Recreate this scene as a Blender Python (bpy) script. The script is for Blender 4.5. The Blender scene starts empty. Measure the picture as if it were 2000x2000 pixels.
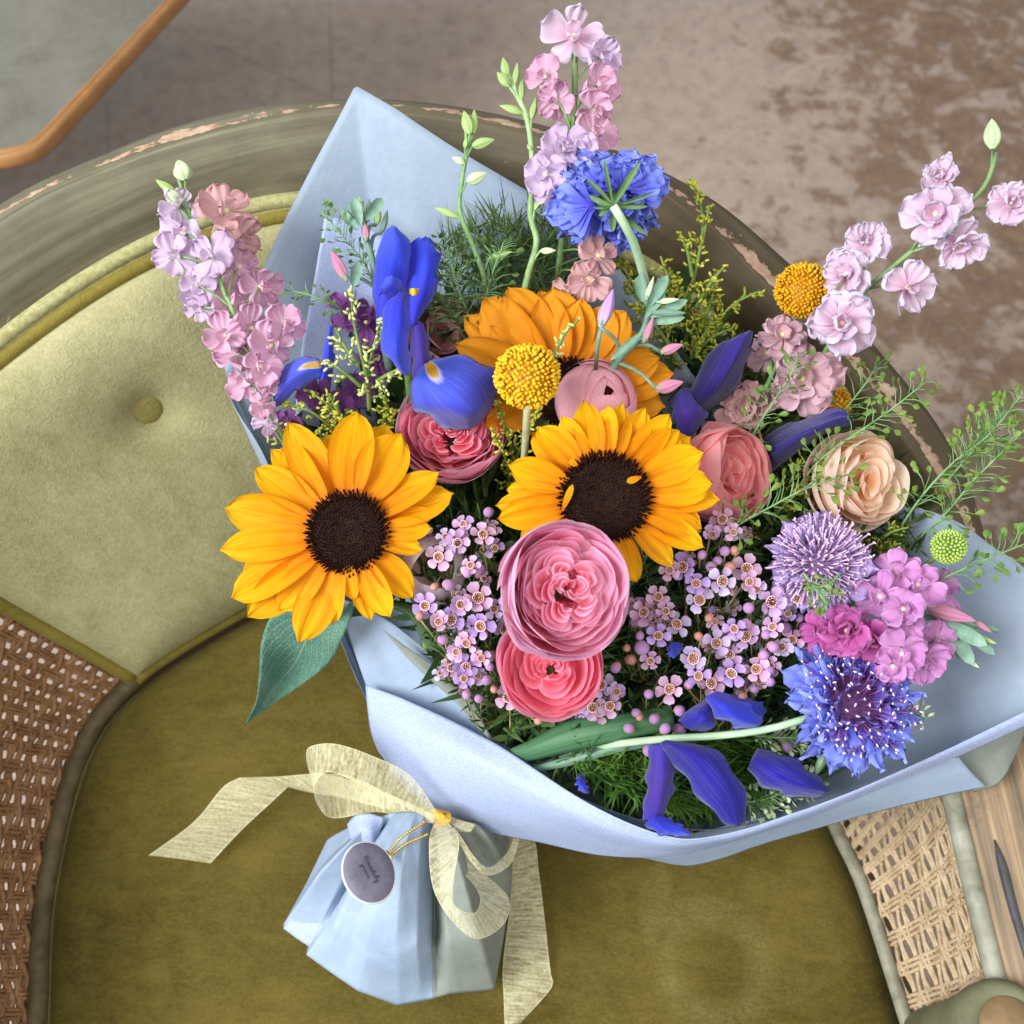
import bpy, math, random
import numpy as np
from mathutils import Vector, Matrix

random.seed(7)
RNG = np.random.default_rng(7)
SC = bpy.context.scene
COL = SC.collection

# ------------------------------------------------------------------ camera, light, exposure
SEAT = 0.42                      # height of the chair seat above the floor (m)
CAMH = 0.73                      # the phone is held this far above the seat
TILT = math.radians(30)
TAN = 0.48
CAM = Vector((0, 0, SEAT + CAMH))
FWD = Vector((0, math.sin(TILT), -math.cos(TILT)))
UPV = Vector((0, math.cos(TILT), math.sin(TILT)))
RGT = Vector((1, 0, 0))

cam_data = bpy.data.cameras.new("camera")
cam = bpy.data.objects.new("camera", cam_data)
COL.objects.link(cam)
cam.location = CAM
cam.rotation_euler = (TILT, 0, 0)
cam_data.sensor_width = 36
cam_data.lens = 18 / TAN
cam_data.clip_start = 0.01
cam_data.clip_end = 50
cam_data.dof.use_dof = True
cam_data.dof.focus_distance = 0.56
cam_data.dof.aperture_fstop = 9.0
SC.camera = cam

world = bpy.data.worlds.new("World")
SC.world = world
world.use_nodes = True
bg = world.node_tree.nodes["Background"]
bg.inputs[0].default_value = (0.80, 0.90, 1.0, 1)
bg.inputs[1].default_value = 0.56


def lamp(name, loc, target, size, energy, color):
    d = bpy.data.lights.new(name, 'AREA')
    d.shape = 'RECTANGLE'
    d.size, d.size_y = size
    d.energy = energy
    d.color = color
    o = bpy.data.objects.new(name, d)
    COL.objects.link(o)
    o.location = loc
    o.rotation_euler = (Vector(target) - Vector(loc)).to_track_quat('-Z', 'Y').to_euler()
    return o


lamp("window_light", (-1.95, -0.60, 2.45), (0.05, 0.4, 0.4), (1.5, 1.7), 160, (0.92, 0.96, 1.0))
lamp("fill_light", (0.7, -0.8, 2.9), (0.0, 0.5, 0.4), (1.8, 1.6), 40, (1.0, 0.96, 0.92))  # added soft fill lamp, lifts the floor the table keeps dark

SC.render.engine = 'CYCLES'
SC.cycles.max_bounces = 8
SC.cycles.transparent_max_bounces = 8
SC.view_settings.view_transform = 'Standard'
SC.view_settings.look = 'None'
SC.view_settings.gamma = 1
SC.view_settings.exposure = -0.10


# ------------------------------------------------------------------ layout helpers
def ray(px, py):
    return RGT * ((px - 1000) / 1000 * TAN) + UPV * ((1000 - py) / 1000 * TAN) + FWD


def at(px, py, h):
    """The point at height h above the seat that is seen at px, py of the 2000 px photograph."""
    d = ray(px, py)
    return CAM + d * ((SEAT + h - CAM.z) / d.z)


def mpp(p):
    return (Vector(p) - CAM).dot(FWD) * TAN / 1000


def hh(py):
    return float(np.interp(py, [200, 600, 900, 1150, 1350, 1550], [.32, .275, .25, .24, .20, .15]))


def frame(px, py, h, tx=0, ty=0, roll=0):
    p = at(px, py, h)
    b = (CAM - p).normalized()
    n = (b + RGT * tx + UPV * ty).normalized()
    x = (RGT - n * RGT.dot(n)).normalized()
    y = n.cross(x)
    m = Matrix(((x.x, y.x, n.x, p.x), (x.y, y.y, n.y, p.y), (x.z, y.z, n.z, p.z), (0, 0, 0, 1)))
    return m @ Matrix.Rotation(math.radians(roll), 4, 'Z')


def to_local(M, px, py, z=0.0):
    """Where the line of sight through px, py meets the plane z of frame M (local coordinates)."""
    inv = M.inverted()
    o = inv @ CAM
    d = inv.to_3x3() @ ray(px, py)
    t = (z - o.z) / d.z
    q = o + d * t
    return q.x, q.y


TIE = at(850, 1582, .055)


# ------------------------------------------------------------------ curves and mesh pieces
def crv(pts, n):
    P = np.array([tuple(p) for p in pts], float)
    k = len(P)
    d = np.r_[0, np.cumsum(np.maximum(np.linalg.norm(np.diff(P, axis=0), axis=1), 1e-7))]
    t = np.linspace(0, d[-1], n)
    if k == 2:
        f = (t / d[-1])[:, None]
        return P[0] * (1 - f) + P[1] * f
    m = np.zeros_like(P)
    for i in range(k):
        a, b = max(i - 1, 0), min(i + 1, k - 1)
        m[i] = (P[b] - P[a]) / (d[b] - d[a])
    i = np.clip(np.searchsorted(d, t, 'right') - 1, 0, k - 2)
    hs = (d[i + 1] - d[i])
    s = ((t - d[i]) / hs)[:, None]
    hs = hs[:, None]
    return ((2 * s**3 - 3 * s**2 + 1) * P[i] + (s**3 - 2 * s**2 + s) * hs * m[i]
            + (-2 * s**3 + 3 * s**2) * P[i + 1] + (s**3 - s**2) * hs * m[i + 1])


def crv_u(pts, ts):
    """Cubic through pts, one unit of t per point."""
    P = np.array([tuple(p) for p in pts], float)
    k = len(P)
    ts = np.clip(np.asarray(ts, float), 0, k - 1)
    m = np.zeros_like(P)
    for i in range(k):
        a, b = max(i - 1, 0), min(i + 1, k - 1)
        m[i] = (P[b] - P[a]) / (b - a)
    i = np.clip(ts.astype(int), 0, k - 2)
    s = (ts - i)[:, None]
    return ((2 * s**3 - 3 * s**2 + 1) * P[i] + (s**3 - 2 * s**2 + s) * m[i]
            + (-2 * s**3 + 3 * s**2) * P[i + 1] + (s**3 - s**2) * m[i + 1])


def g_grid(P, close_v=False):
    P = np.asarray(P, float)
    a, b = P.shape[:2]
    idx = np.arange(a * b).reshape(a, b)
    if close_v:
        nxt = np.roll(idx, -1, axis=1)
        A, B, C, D = idx[:-1], idx[1:], nxt[1:], nxt[:-1]
    else:
        A, B, C, D = idx[:-1, :-1], idx[1:, :-1], idx[1:, 1:], idx[:-1, 1:]
    F = np.stack([A, B, C, D], -1).reshape(-1, 4)
    uu, vv = np.meshgrid(np.linspace(0, 1, a), np.linspace(0, 1, b), indexing='ij')
    return P.reshape(-1, 3), F, np.stack([uu, vv], -1).reshape(-1, 2)


def g_tube(pts, r0, r1=None, sides=6, cap=True):
    P = np.array([tuple(p) for p in pts], float)
    n = len(P)
    r1 = r0 if r1 is None else r1
    rad = np.linspace(r0, r1, n) if np.isscalar(r0) else np.asarray(r0)
    tg = np.gradient(P, axis=0)
    tg /= np.maximum(np.linalg.norm(tg, axis=1), 1e-9)[:, None]
    ref = np.array([0, 0, 1.0]) if abs(tg[0][2]) < .9 else np.array([1.0, 0, 0])
    rings = []
    x = np.cross(tg[0], ref)
    for i in range(n):
        x = x - tg[i] * x.dot(tg[i])
        x /= max(np.linalg.norm(x), 1e-9)
        y = np.cross(tg[i], x)
        a = np.linspace(0, 2 * np.pi, sides, endpoint=False)
        rings.append(P[i] + rad[i] * (np.cos(a)[:, None] * x + np.sin(a)[:, None] * y))
    V, F, UV = g_grid(np.array(rings), close_v=True)
    F = [list(f)[::-1] for f in F]
    if cap:
        F.append(list(range(sides))[::-1])
        F.append(list(range((n - 1) * sides, n * sides)))
    return V, F, UV


def g_lathe(prof, n=16):
    a = np.linspace(0, 2 * np.pi, n, endpoint=False)
    rings = [np.stack([r * np.cos(a), r * np.sin(a), np.full(n, z)], -1) for r, z in prof]
    return g_grid(np.array(rings), close_v=True)


def g_ellip(c, axis, a, b, n=6, m=4):
    """Ellipsoid: half-length a along axis, radius b."""
    ax = np.array(tuple(axis), float)
    ax /= max(np.linalg.norm(ax), 1e-9)
    ref = np.array([0, 0, 1.0]) if abs(ax[2]) < .9 else np.array([1.0, 0, 0])
    x = np.cross(ax, ref); x /= np.linalg.norm(x)
    y = np.cross(ax, x)
    th = np.linspace(.12, np.pi - .12, m)
    ph = np.linspace(0, 2 * np.pi, n, endpoint=False)
    c = np.array(tuple(c), float)
    rings = [c + ax * a * math.cos(t) + b * math.sin(t) * (np.cos(ph)[:, None] * x + np.sin(ph)[:, None] * y) for t in th]
    V, F, UV = g_grid(np.array(rings), close_v=True)
    F = [list(f) for f in F] + [list(range(n)), list(range((m - 1) * n, m * n))[::-1]]
    return V, F, UV


class MB:
    """Collects pieces and makes ONE mesh."""
    def __init__(s):
        s.V, s.F, s.U, s.n = [], [], [], 0

    def add(s, g, M=None):
        V, F, U = g
        V = np.asarray(V, float)
        if M is not None:
            A = np.array(M)
            V = V @ A[:3, :3].T + A[:3, 3]
        s.V.append(V)
        s.U.append(np.asarray(U, float))
        n = s.n
        s.F.extend([[int(i) + n for i in f] for f in F])
        s.n += len(V)
        return s

    def mesh(s, name, mat, smooth=True):
        me = bpy.data.meshes.new(name)
        V = np.concatenate(s.V)
        U = np.concatenate(s.U)
        me.from_pydata(V.tolist(), [], s.F)
        uv = me.uv_layers.new(name="UVMap")
        li = np.empty(len(me.loops), np.int32)
        me.loops.foreach_get("vertex_index", li)
        uv.data.foreach_set("uv", U[li].astype(np.float32).ravel())
        if smooth:
            me.polygons.foreach_set("use_smooth", np.ones(len(me.polygons), bool))
        me.materials.append(mat)
        me.update()
        return me


def mesh_of(g, name, mat, smooth=True):
    return MB().add(g).mesh(name, mat, smooth)


def put(name, me, parent=None, M=None, kind=None, label=None):
    o = bpy.data.objects.new(name, me)
    COL.objects.link(o)
    if parent is not None:
        o.parent = parent
    if M is not None:
        o.matrix_basis = M
    if kind:
        o['kind'] = kind
    if label:
        o['label'] = label
    return o


def tag(o, label, cat, group=None):
    o['label'] = label
    o['category'] = cat
    if group:
        o['group'] = group
    return o


def thing(name, label, cat, group=None, M=None):
    o = bpy.data.objects.new(name, None)
    o.empty_display_size = .01
    COL.objects.link(o)
    if M is not None:
        o.matrix_basis = M
    return tag(o, label, cat, group)


def rot(ax, deg):
    return Matrix.Rotation(math.radians(deg), 4, ax)


def tr(x, y, z):
    return Matrix.Translation((x, y, z))


def W(px):
    return [at(*p) for p in px]


def sheet_pts(rows, nu, nv):
    R = [crv(W(r), nv) for r in rows]
    R = np.array(R)
    if len(rows) == 1:
        return R
    out = np.stack([crv(R[:, j], nu) for j in range(nv)], 1)
    return out


def local_pts(P, T):
    return np.asarray(P) - np.array(tuple(T))


def solid_grid(P, th):
    """A thin sheet with real thickness."""
    P = np.asarray(P)
    du, dv = np.gradient(P, axis=0), np.gradient(P, axis=1)
    n = np.cross(du, dv)
    n /= np.maximum(np.linalg.norm(n, axis=2), 1e-9)[..., None]
    A, B = P + n * th / 2, P - n * th / 2
    V1, F1, U1 = g_grid(A)
    V2, F2, U2 = g_grid(B)
    a, b = P.shape[:2]
    k = a * b
    idx = np.arange(k).reshape(a, b)
    rim = np.concatenate([idx[0, :], idx[1:, -1], idx[-1, -2::-1], idx[-2:0:-1, 0]])
    nx = np.roll(rim, -1)
    F = [list(f) for f in F1] + [[int(i) + k for i in f[::-1]] for f in F2] + [[int(i), int(j), int(j) + k, int(i) + k] for i, j in zip(rim, nx)]
    return np.concatenate([V1, V2]), F, np.concatenate([U1, U2])


def crease(P, seed, n, amp, width=.02):
    """Sharp little folds along random lines."""
    r = np.random.default_rng(seed)
    P = np.array(P)
    Q = P.reshape(-1, 3)
    base = P.copy()
    for _ in range(n):
        c = Q[r.integers(len(Q))]
        k = r.normal(size=3)
        k /= np.linalg.norm(k)
        d = np.abs((base - c) @ k)
        far = np.linalg.norm(base - c, axis=-1)
        P[..., 2] += r.choice((-1, 1)) * r.uniform(.4, 1) * amp * np.exp(-d / (width * r.uniform(.4, 1))) * np.exp(-(far / r.uniform(.03, .09)) ** 2)
    return P


# ------------------------------------------------------------------ materials
def lin(c):
    return tuple(((x / 255) / 12.92 if x / 255 < .04045 else ((x / 255 + .055) / 1.055) ** 2.4) for x in c) + (1,)


class NT:
    def __init__(s, name):
        s.m = bpy.data.materials.new(name)
        s.m.use_nodes = True
        s.t = s.m.node_tree
        s.t.nodes.clear()
        s.out = s.t.nodes.new('ShaderNodeOutputMaterial')

    def n(s, typ, **kw):
        nd = s.t.nodes.new('ShaderNode' + typ)
        for k, v in kw.items():
            if k.startswith('i_'):
                key = k[2:]
                key = int(key) if key.isdigit() else key.replace('_', ' ')
                s.set(nd.inputs[key], v)
            else:
                setattr(nd, k, v)
        return nd

    def set(s, sock, v):
        if hasattr(v, 'links') or isinstance(v, bpy.types.NodeSocket):
            s.t.links.new(v, sock)
        else:
            sock.default_value = v

    def math(s, op, a, b=0.0, c=None, clamp=False):
        nd = s.n('Math', operation=op, use_clamp=clamp)
        s.set(nd.inputs[0], a)
        s.set(nd.inputs[1], b)
        if c is not None:
            s.set(nd.inputs[2], c)
        return nd.outputs[0]

    def mix(s, f, a, b, mode='MIX'):
        nd = s.n('MixRGB', blend_type=mode)
        s.set(nd.inputs[0], f)
        s.set(nd.inputs[1], a)
        s.set(nd.inputs[2], b)
        return nd.outputs[0]

    def ramp(s, f, stops):
        nd = s.n('ValToRGB')
        e = nd.color_ramp.elements
        while len(e) < len(stops):
            e.new(.5)
        for x, (p, c) in zip(e, stops):
            x.position = p
            x.color = c if len(c) == 4 else tuple(c) + (1,)
        s.set(nd.inputs[0], f)
        return nd.outputs[0]

    def uv(s):
        nd = s.n('UVMap', uv_map="UVMap")
        sp = s.n('SeparateXYZ')
        s.t.links.new(nd.outputs[0], sp.inputs[0])
        return nd.outputs[0], sp.outputs[0], sp.outputs[1]

    def noise(s, vec, scale, detail=3, rough=.55, dist=0.0):
        nd = s.n('TexNoise')
        if vec is not None:
            s.set(nd.inputs['Vector'], vec)
        nd.inputs['Scale'].default_value = scale
        nd.inputs['Detail'].default_value = detail
        nd.inputs['Roughness'].default_value = rough
        nd.inputs['Distortion'].default_value = dist
        return nd.outputs[0]

    def scale(s, vec, sc):
        nd = s.n('Mapping')
        s.set(nd.inputs[0], vec)
        nd.inputs['Scale'].default_value = sc
        return nd.outputs[0]

    def obj(s):
        return s.n('TexCoord').outputs['Object']

    def bump(s, h, strength, dist=.001):
        nd = s.n('Bump')
        nd.inputs['Strength'].default_value = strength
        nd.inputs['Distance'].default_value = dist
        s.set(nd.inputs['Height'], h)
        return nd.outputs[0]

    def finish(s, col, rough=.6, bump=None, trans=0.0, tcol=None, spec=.3, sheen=0.0, sheen_tint=None, metal=0.0, sheen_rough=.4):
        p = s.n('BsdfPrincipled')
        s.set(p.inputs['Base Color'], col)
        s.set(p.inputs['Roughness'], rough)
        p.inputs['Specular IOR Level'].default_value = spec
        p.inputs['Metallic'].default_value = metal
        if sheen:
            p.inputs['Sheen Weight'].default_value = sheen
            p.inputs['Sheen Roughness'].default_value = sheen_rough
            if sheen_tint:
                p.inputs['Sheen Tint'].default_value = sheen_tint
        if bump is not None:
            s.set(p.inputs['Normal'], bump)
        sh = p.outputs[0]
        if trans:
            t = s.n('BsdfTranslucent')
            s.set(t.inputs[0], tcol if tcol is not None else col)
            if bump is not None:
                s.set(t.inputs['Normal'], bump)
            mx = s.n('MixShader')
            s.set(mx.inputs[0], trans)
            s.t.links.new(sh, mx.inputs[1])
            s.t.links.new(t.outputs[0], mx.inputs[2])
            sh = mx.outputs[0]
        s.t.links.new(sh, s.out.inputs[0])
        return s.m


def petal_mat(name, stops, vein=.25, freq=14, trans=.25, rough=.55, edge=None, edge_w=.12, vary=.12, back=None, bump=.35, hue=0.0):
    """Petal: colour runs along its length, fine veins along it, a paler edge, a little difference from petal to petal."""
    t = NT(name)
    uvv, u, v = t.uv()
    col = t.ramp(u, [(p, lin(c)) for p, c in stops])
    st = t.noise(t.scale(uvv, (1.2, freq, 1)), 1.0, 3, .6)
    st2 = t.noise(t.obj(), 130, 3, .6)
    dk = t.mix(1.0, col, (.55, .50, .55, 1), 'MULTIPLY')
    f = t.math('MULTIPLY', t.math('MULTIPLY_ADD', st, -2.2, 1.45, clamp=True), vein)
    col = t.mix(f, col, dk)
    if edge is not None:
        ev = t.math('ABSOLUTE', t.math('SUBTRACT', v, .5))
        ev = t.math('MULTIPLY_ADD', ev, 1 / edge_w, 1 - .5 / edge_w, clamp=True)
        eu = t.math('MULTIPLY_ADD', u, 1 / edge_w, 1 - 1 / edge_w, clamp=True)
        e = t.math('MAXIMUM', ev, eu)
        col = t.mix(t.math('MULTIPLY', t.math('POWER', e, 1.6), .85), col, lin(edge))
    if back is not None:
        g = t.n('NewGeometry')
        col = t.mix(t.math('MULTIPLY', g.outputs['Backfacing'], .8), col, lin(back))
    r = t.n('ObjectInfo').outputs['Random']
    hs = t.n('HueSaturation')
    t.set(hs.inputs['Color'], col)
    t.set(hs.inputs['Value'], t.math('MULTIPLY_ADD', r, 2 * vary, 1 - vary))
    if hue:
        t.set(hs.inputs['Hue'], t.math('MULTIPLY_ADD', r, 2 * hue, .5 - hue))
    col = t.mix(t.math('MULTIPLY', t.math('MULTIPLY_ADD', st2, -2, 1.3, clamp=True), .14), hs.outputs[0], dk)
    b = t.bump(t.math('ADD', t.math('MULTIPLY', st, 1.0), t.math('MULTIPLY', st2, .5)), bump, .0012)
    bl = t.noise(t.obj(), 55, 4, .65)
    col = t.mix(t.math('MULTIPLY', t.math('MULTIPLY_ADD', bl, -3, 1.75, clamp=True), .22), col, dk)
    col = t.mix(t.math('MULTIPLY', t.math('MULTIPLY_ADD', bl, 3, -1.45, clamp=True), .16), col, t.mix(1.0, col, (1.3, 1.25, 1.3, 1), 'MULTIPLY'))
    return t.finish(col, rough + .1, b, trans, spec=.16, sheen=.15)


def plain_mat(name, c1, c2, scale=60, rough=.55, trans=0.0, bump=.2, spec=.3, vary=.1, sheen=0.0):
    t = NT(name)
    n = t.noise(t.obj(), scale, 4, .6)
    col = t.ramp(n, [(.32, lin(c1)), (.68, lin(c2))])
    if vary:
        r = t.n('ObjectInfo').outputs['Random']
        hs = t.n('HueSaturation')
        t.set(hs.inputs['Color'], col)
        t.set(hs.inputs['Value'], t.math('MULTIPLY_ADD', r, 2 * vary, 1 - vary))
        col = hs.outputs[0]
    return t.finish(col, rough, t.bump(n, bump, .001), trans, spec=spec, sheen=sheen)


# ------------------------------------------------------------------ floor
def floor_material():
    t = NT("worn_floor")
    pos = t.n('TexCoord').outputs['Object']
    n1 = t.noise(pos, 13, 10, .72, .5)
    n2 = t.noise(pos, 34, 8, .70, .3)
    n3 = t.noise(pos, 190, 4, .65)
    n4 = t.noise(t.scale(pos, (60, 420, 60)), 1.0, 3, .6)
    sp = t.n('SeparateXYZ')
    t.set(sp.inputs[0], pos)
    # the paint has gone from the right-hand half of the boards, less on the left
    side = t.math('MULTIPLY_ADD', sp.outputs[0], .34, .425)
    side = t.math('MINIMUM', side, .64)
    base = t.ramp(n2, [(.25, lin((142, 122, 107))), (.5, lin((178, 156, 137))), (.8, lin((197, 177, 158)))])
    pink = t.mix(t.math('MULTIPLY', n1, .5), base, lin((164, 141, 130)))
    wear = t.math('ADD', t.math('MULTIPLY', n1, .62), t.math('MULTIPLY', n2, .38))
    wear = t.math('ADD', wear, t.math('SUBTRACT', side, .53))
    m = t.ramp(wear, [(.553, (0, 0, 0)), (.612, (1, 1, 1))])
    brown = t.ramp(n2, [(.3, lin((84, 60, 40))), (.55, lin((122, 90, 62))), (.75, lin((148, 114, 84)))])
    col = t.mix(t.math('MULTIPLY', m, .82), pink, brown)
    speck = t.ramp(n3, [(.62, (0, 0, 0)), (.70, (1, 1, 1))])
    col = t.mix(t.math('MULTIPLY', speck, .35), col, lin((96, 80, 66)))
    col = t.mix(t.math('MULTIPLY', t.math('MULTIPLY_ADD', n4, -3, 1.9, clamp=True), .28), col, lin((98, 88, 80)))

    # joints between the floor pieces
    def seg(a, b, wd):
        va = t.n('VectorMath', operation='SUBTRACT'); t.set(va.inputs[0], pos); va.inputs[1].default_value = a
        d = b - a
        dt = t.n('VectorMath', operation='DOT_PRODUCT'); t.set(dt.inputs[0], va.outputs[0]); dt.inputs[1].default_value = d / d.length_squared
        k = t.math('MAXIMUM', t.math('MINIMUM', dt.outputs['Value'], 1.0), 0.0)
        sc = t.n('VectorMath', operation='SCALE'); sc.inputs[0].default_value = d; t.set(sc.inputs['Scale'], k)
        df = t.n('VectorMath', operation='DISTANCE'); t.set(df.inputs[0], va.outputs[0]); t.set(df.inputs[1], sc.outputs[0])
        return t.math('SUBTRACT', 1.0, t.math('DIVIDE', t.math('ADD', df.outputs['Value'], t.math('MULTIPLY', n2, wd * .6)), wd), clamp=True)

    pts = [(642, -120), (648, 192), (420, 88), (648, 192), (210, 205), (212, 310), (1255, -40), (1210, 250)]
    f = None
    for i in range(0, 6, 2):
        a, b = at(*pts[i], -SEAT), at(*pts[i + 1], -SEAT)
        g = seg(a, b, .006)
        f = g if f is None else t.math('MAXIMUM', f, g)
    col = t.mix(t.math('MULTIPLY', f, .45), col, lin((88, 76, 68)))
    h = t.math('ADD', t.math('MULTIPLY', n3, .5), t.math('SUBTRACT', n2, t.math('MULTIPLY', m, .5)))
    h = t.math('SUBTRACT', h, f)
    return t.finish(col, t.math('MULTIPLY_ADD', n2, .3, .45), t.bump(h, .5, .002), spec=.3)


fl = mesh_of(g_grid(np.array([[(-7 + i * 1.0, -5 + j * 1.0, 0) for j in range(15)] for i in range(15)])), "floor", floor_material())
put("floor", fl, kind='structure')

# ------------------------------------------------------------------ side table in the far corner
wood_rim = None


def streak_wood(name, c1, c2, sc=(3, 60, 60), rough=.45, uvs=True, bump=.25):
    t = NT(name)
    vec = t.uv()[0] if uvs else t.obj()
    n = t.noise(t.scale(vec, sc), 1.0, 5, .6)
    n2 = t.noise(t.obj(), 45, 4, .6)
    col = t.ramp(t.math('MULTIPLY_ADD', n2, .35, t.math('MULTIPLY', n, .7)), [(.35, lin(c1)), (.68, lin(c2))])
    return t.finish(col, rough, t.bump(n, bump, .001), spec=.35)


def build_table():
    hz = .03
    p1, p2 = at(104, 262, hz), at(345, 0, hz)
    q1, q2 = at(8, 309, hz), at(-220, 322, hz)
    d1, d2 = (p2 - p1).normalized(), (q2 - q1).normalized()
    arc = [Vector(v) for v in crv([p1 + d1 * .03, p1, at(66, 292, hz), q1, q1 + d2 * .03], 14)]
    L1, L2 = .62, 1.05
    a, b = p1 + d1 * L1, q1 + d2 * L2
    far = a + d2 * (L2 - .05)
    outline = [a] + arc + [b, b + d1 * L1 * .97, far]
    n = len(outline)
    c = sum(outline, Vector()) / n
    T = Vector((c.x, c.y, 0))
    O = np.array([tuple(v) for v in outline])

    def inset(k):
        out = []
        for i in range(n):
            e0 = O[i] - O[i - 1]; e1 = O[(i + 1) % n] - O[i]
            e0 /= np.linalg.norm(e0); e1 /= np.linalg.norm(e1)
            nn = np.array([e0[1] + e1[1], -e0[0] - e1[0], 0.0])
            nn /= max(np.linalg.norm(nn), 1e-6)
            if nn.dot(np.array(tuple(c)) - O[i]) < 0:
                nn = -nn
            out.append(O[i] + nn * k)
        return np.array(out)
    prof = [(.010, -.016), (.002, -.015), (0, -.009), (.001, -.003), (.003, 0), (.006, .001), (.0072, -.003), (.0085, -.003), (.0092, .0005), (.012, .001), (.0138, -.001), (.0145, -.006)]
    rings = [inset(k) + np.array([0, 0, z]) for k, z in prof]
    root = thing("side_table", "grey topped table with tan wooden rim and rounded corner behind the chair", "table", None, tr(*T))
    V, F, U = g_grid(np.array(rings).transpose(1, 0, 2)[list(range(n)) + [0]] - np.array(tuple(T)))
    m_rim = streak_wood("tan_wood", (136, 92, 52), (178, 130, 80), (2, 14, 1))
    put("rim", MB().add((V, F, U)).mesh("rim", m_rim), root)
    top = inset(.0142) + np.array([0, 0, -.004])
    tp = NT("grey_tabletop")
    nn = tp.noise(tp.obj(), 9, 7, .6, .5)
    n2 = tp.noise(tp.obj(), 160, 4, .6)
    col = tp.ramp(tp.math('MULTIPLY_ADD', n2, .2, tp.math('MULTIPLY', nn, .8)), [(.3, lin((92, 88, 76))), (.5, lin((116, 112, 100))), (.7, lin((128, 124, 112)))])
    m_top = tp.finish(col, .42, tp.bump(n2, .15), spec=.35)
    put("tabletop", MB().add((top - np.array(tuple(T)), [list(range(n))], top[:, :2])).mesh("tabletop", m_top, False), root)
    for q in (far, b):
        put("leg", mesh_of(g_tube([(q.x - T.x, q.y - T.y, z) for z in (0, .2, SEAT)], .012, .018, 10), "leg", m_rim), root)


build_table()

# ------------------------------------------------------------------ the chair
CT = [  # bottom of the wall on the seat, lower edge of the rail, outer top of the rail
    ((40, 2300, 0), (-420, 2350, .13), (-560, 2400, .15)),
    ((62, 2000, 0), (-400, 2000, .14), (-540, 2000, .16)),
    ((80, 1735, 0), (-390, 1700, .15), (-530, 1650, .175)),
    ((152, 1463, 0), (-370, 1350, .17), (-520, 1250, .20)),
    ((262, 1322, 0), (-330, 1000, .195), (-430, 830, .235)),
    ((480, 1185, 0), (-60, 728, .225), (-60, 462, .285)),
    ((700, 1080, 0), (240, 515, .245), (240, 308, .297)),
    ((900, 1030, 0), (520, 408, .25), (560, 222, .30)),
    ((1050, 1020, 0), (800, 400, .25), (800, 210, .30)),
    ((1180, 1040, 0), (1080, 440, .25), (1090, 272, .295)),
    ((1300, 1100, 0), (1280, 530, .235), (1310, 375, .28)),
    ((1400, 1180, 0), (1420, 650, .22), (1490, 545, .265)),
    ((1490, 1290, 0), (1560, 800, .195), (1650, 705, .245)),
    ((1570, 1440, 0), (1700, 1020, .165), (1805, 890, .22)),
    ((1640, 1610, 0), (1800, 1290, .14), (1930, 1130, .18)),
    ((1698, 1735, 0), (1870, 1560, .12), (2030, 1420, .15)),
    ((1785, 2000, 0), (1968, 1950, .11), (2140, 1900, .13)),
    ((1880, 2300, 0), (2085, 2300, .10), (2260, 2300, .12))]
WB, WT, WO = (np.array([tuple(at(*r[k])) for r in CT]) for k in range(3))
CHAIR_AT = Vector((-.03, .25, 0))
SN = len(CT) - 1


def wall(s, v, off=0.0):
    """Points of the inner wall of the chair: s along the arc, v from the seat up to the rail; off moves them into the chair."""
    s = np.atleast_1d(np.asarray(s, float)); v = np.atleast_1d(np.asarray(v, float))
    B, T = crv_u(WB, s), crv_u(WT, s)
    e = 1e-2
    dB = crv_u(WB, s + e) - crv_u(WB, s - e)
    up = T - B
    nrm = np.cross(up, dB)
    nrm /= np.linalg.norm(nrm, axis=1)[:, None]
    nrm *= np.sign(nrm[:, :2] @ np.ones(2) * 0 + ((np.array([-.03, .25, SEAT + .1]) - (B + T) / 2) * nrm).sum(1))[:, None]
    belly = -.010 * np.sin(np.pi * v)
    return B + up * v[:, None] + nrm * (belly + off)[:, None]


def wgrid(ss, vs, off=0.0):
    S, Vv = np.meshgrid(ss, vs, indexing='ij')
    o = off if np.isscalar(off) else off.ravel()
    return wall(S.ravel(), Vv.ravel(), np.zeros(S.size) + o).reshape(S.shape + (3,))


def velvet(name, dark, light, sheen, scale=1.0, marks=None):
    t = NT(name)
    o = t.obj()
    n = t.noise(o, 5 * scale, 6, .6, .6)
    n4 = t.noise(t.scale(o, (1, 1.6, 1)), 330, 3, .6, .6)
    n2 = t.noise(o, 700, 3, .7)
    n3 = t.noise(t.scale(o, (1, 2.2, 1)), 40, 5, .65, .8)
    f = t.math('ADD', t.math('MULTIPLY', n, .55), t.math('ADD', t.math('MULTIPLY', n4, .22), t.math('MULTIPLY', n3, .23)))
    col = t.ramp(f, [(.36, lin(dark)), (.60, lin(light))])
    if marks:
        m = marks(t)
        col = t.mix(t.math('MULTIPLY', m, t.math('MULTIPLY_ADD', n4, 1.2, -.1, clamp=True)), col, lin((170, 160, 104)))
    return t.finish(col, .85, t.bump(t.math('ADD', t.math('ADD', n2, n4), t.math('MULTIPLY', n3, .8)), .5, .0012), spec=.1, sheen=sheen, sheen_tint=lin((226, 214, 150)), sheen_rough=.35)


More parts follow.
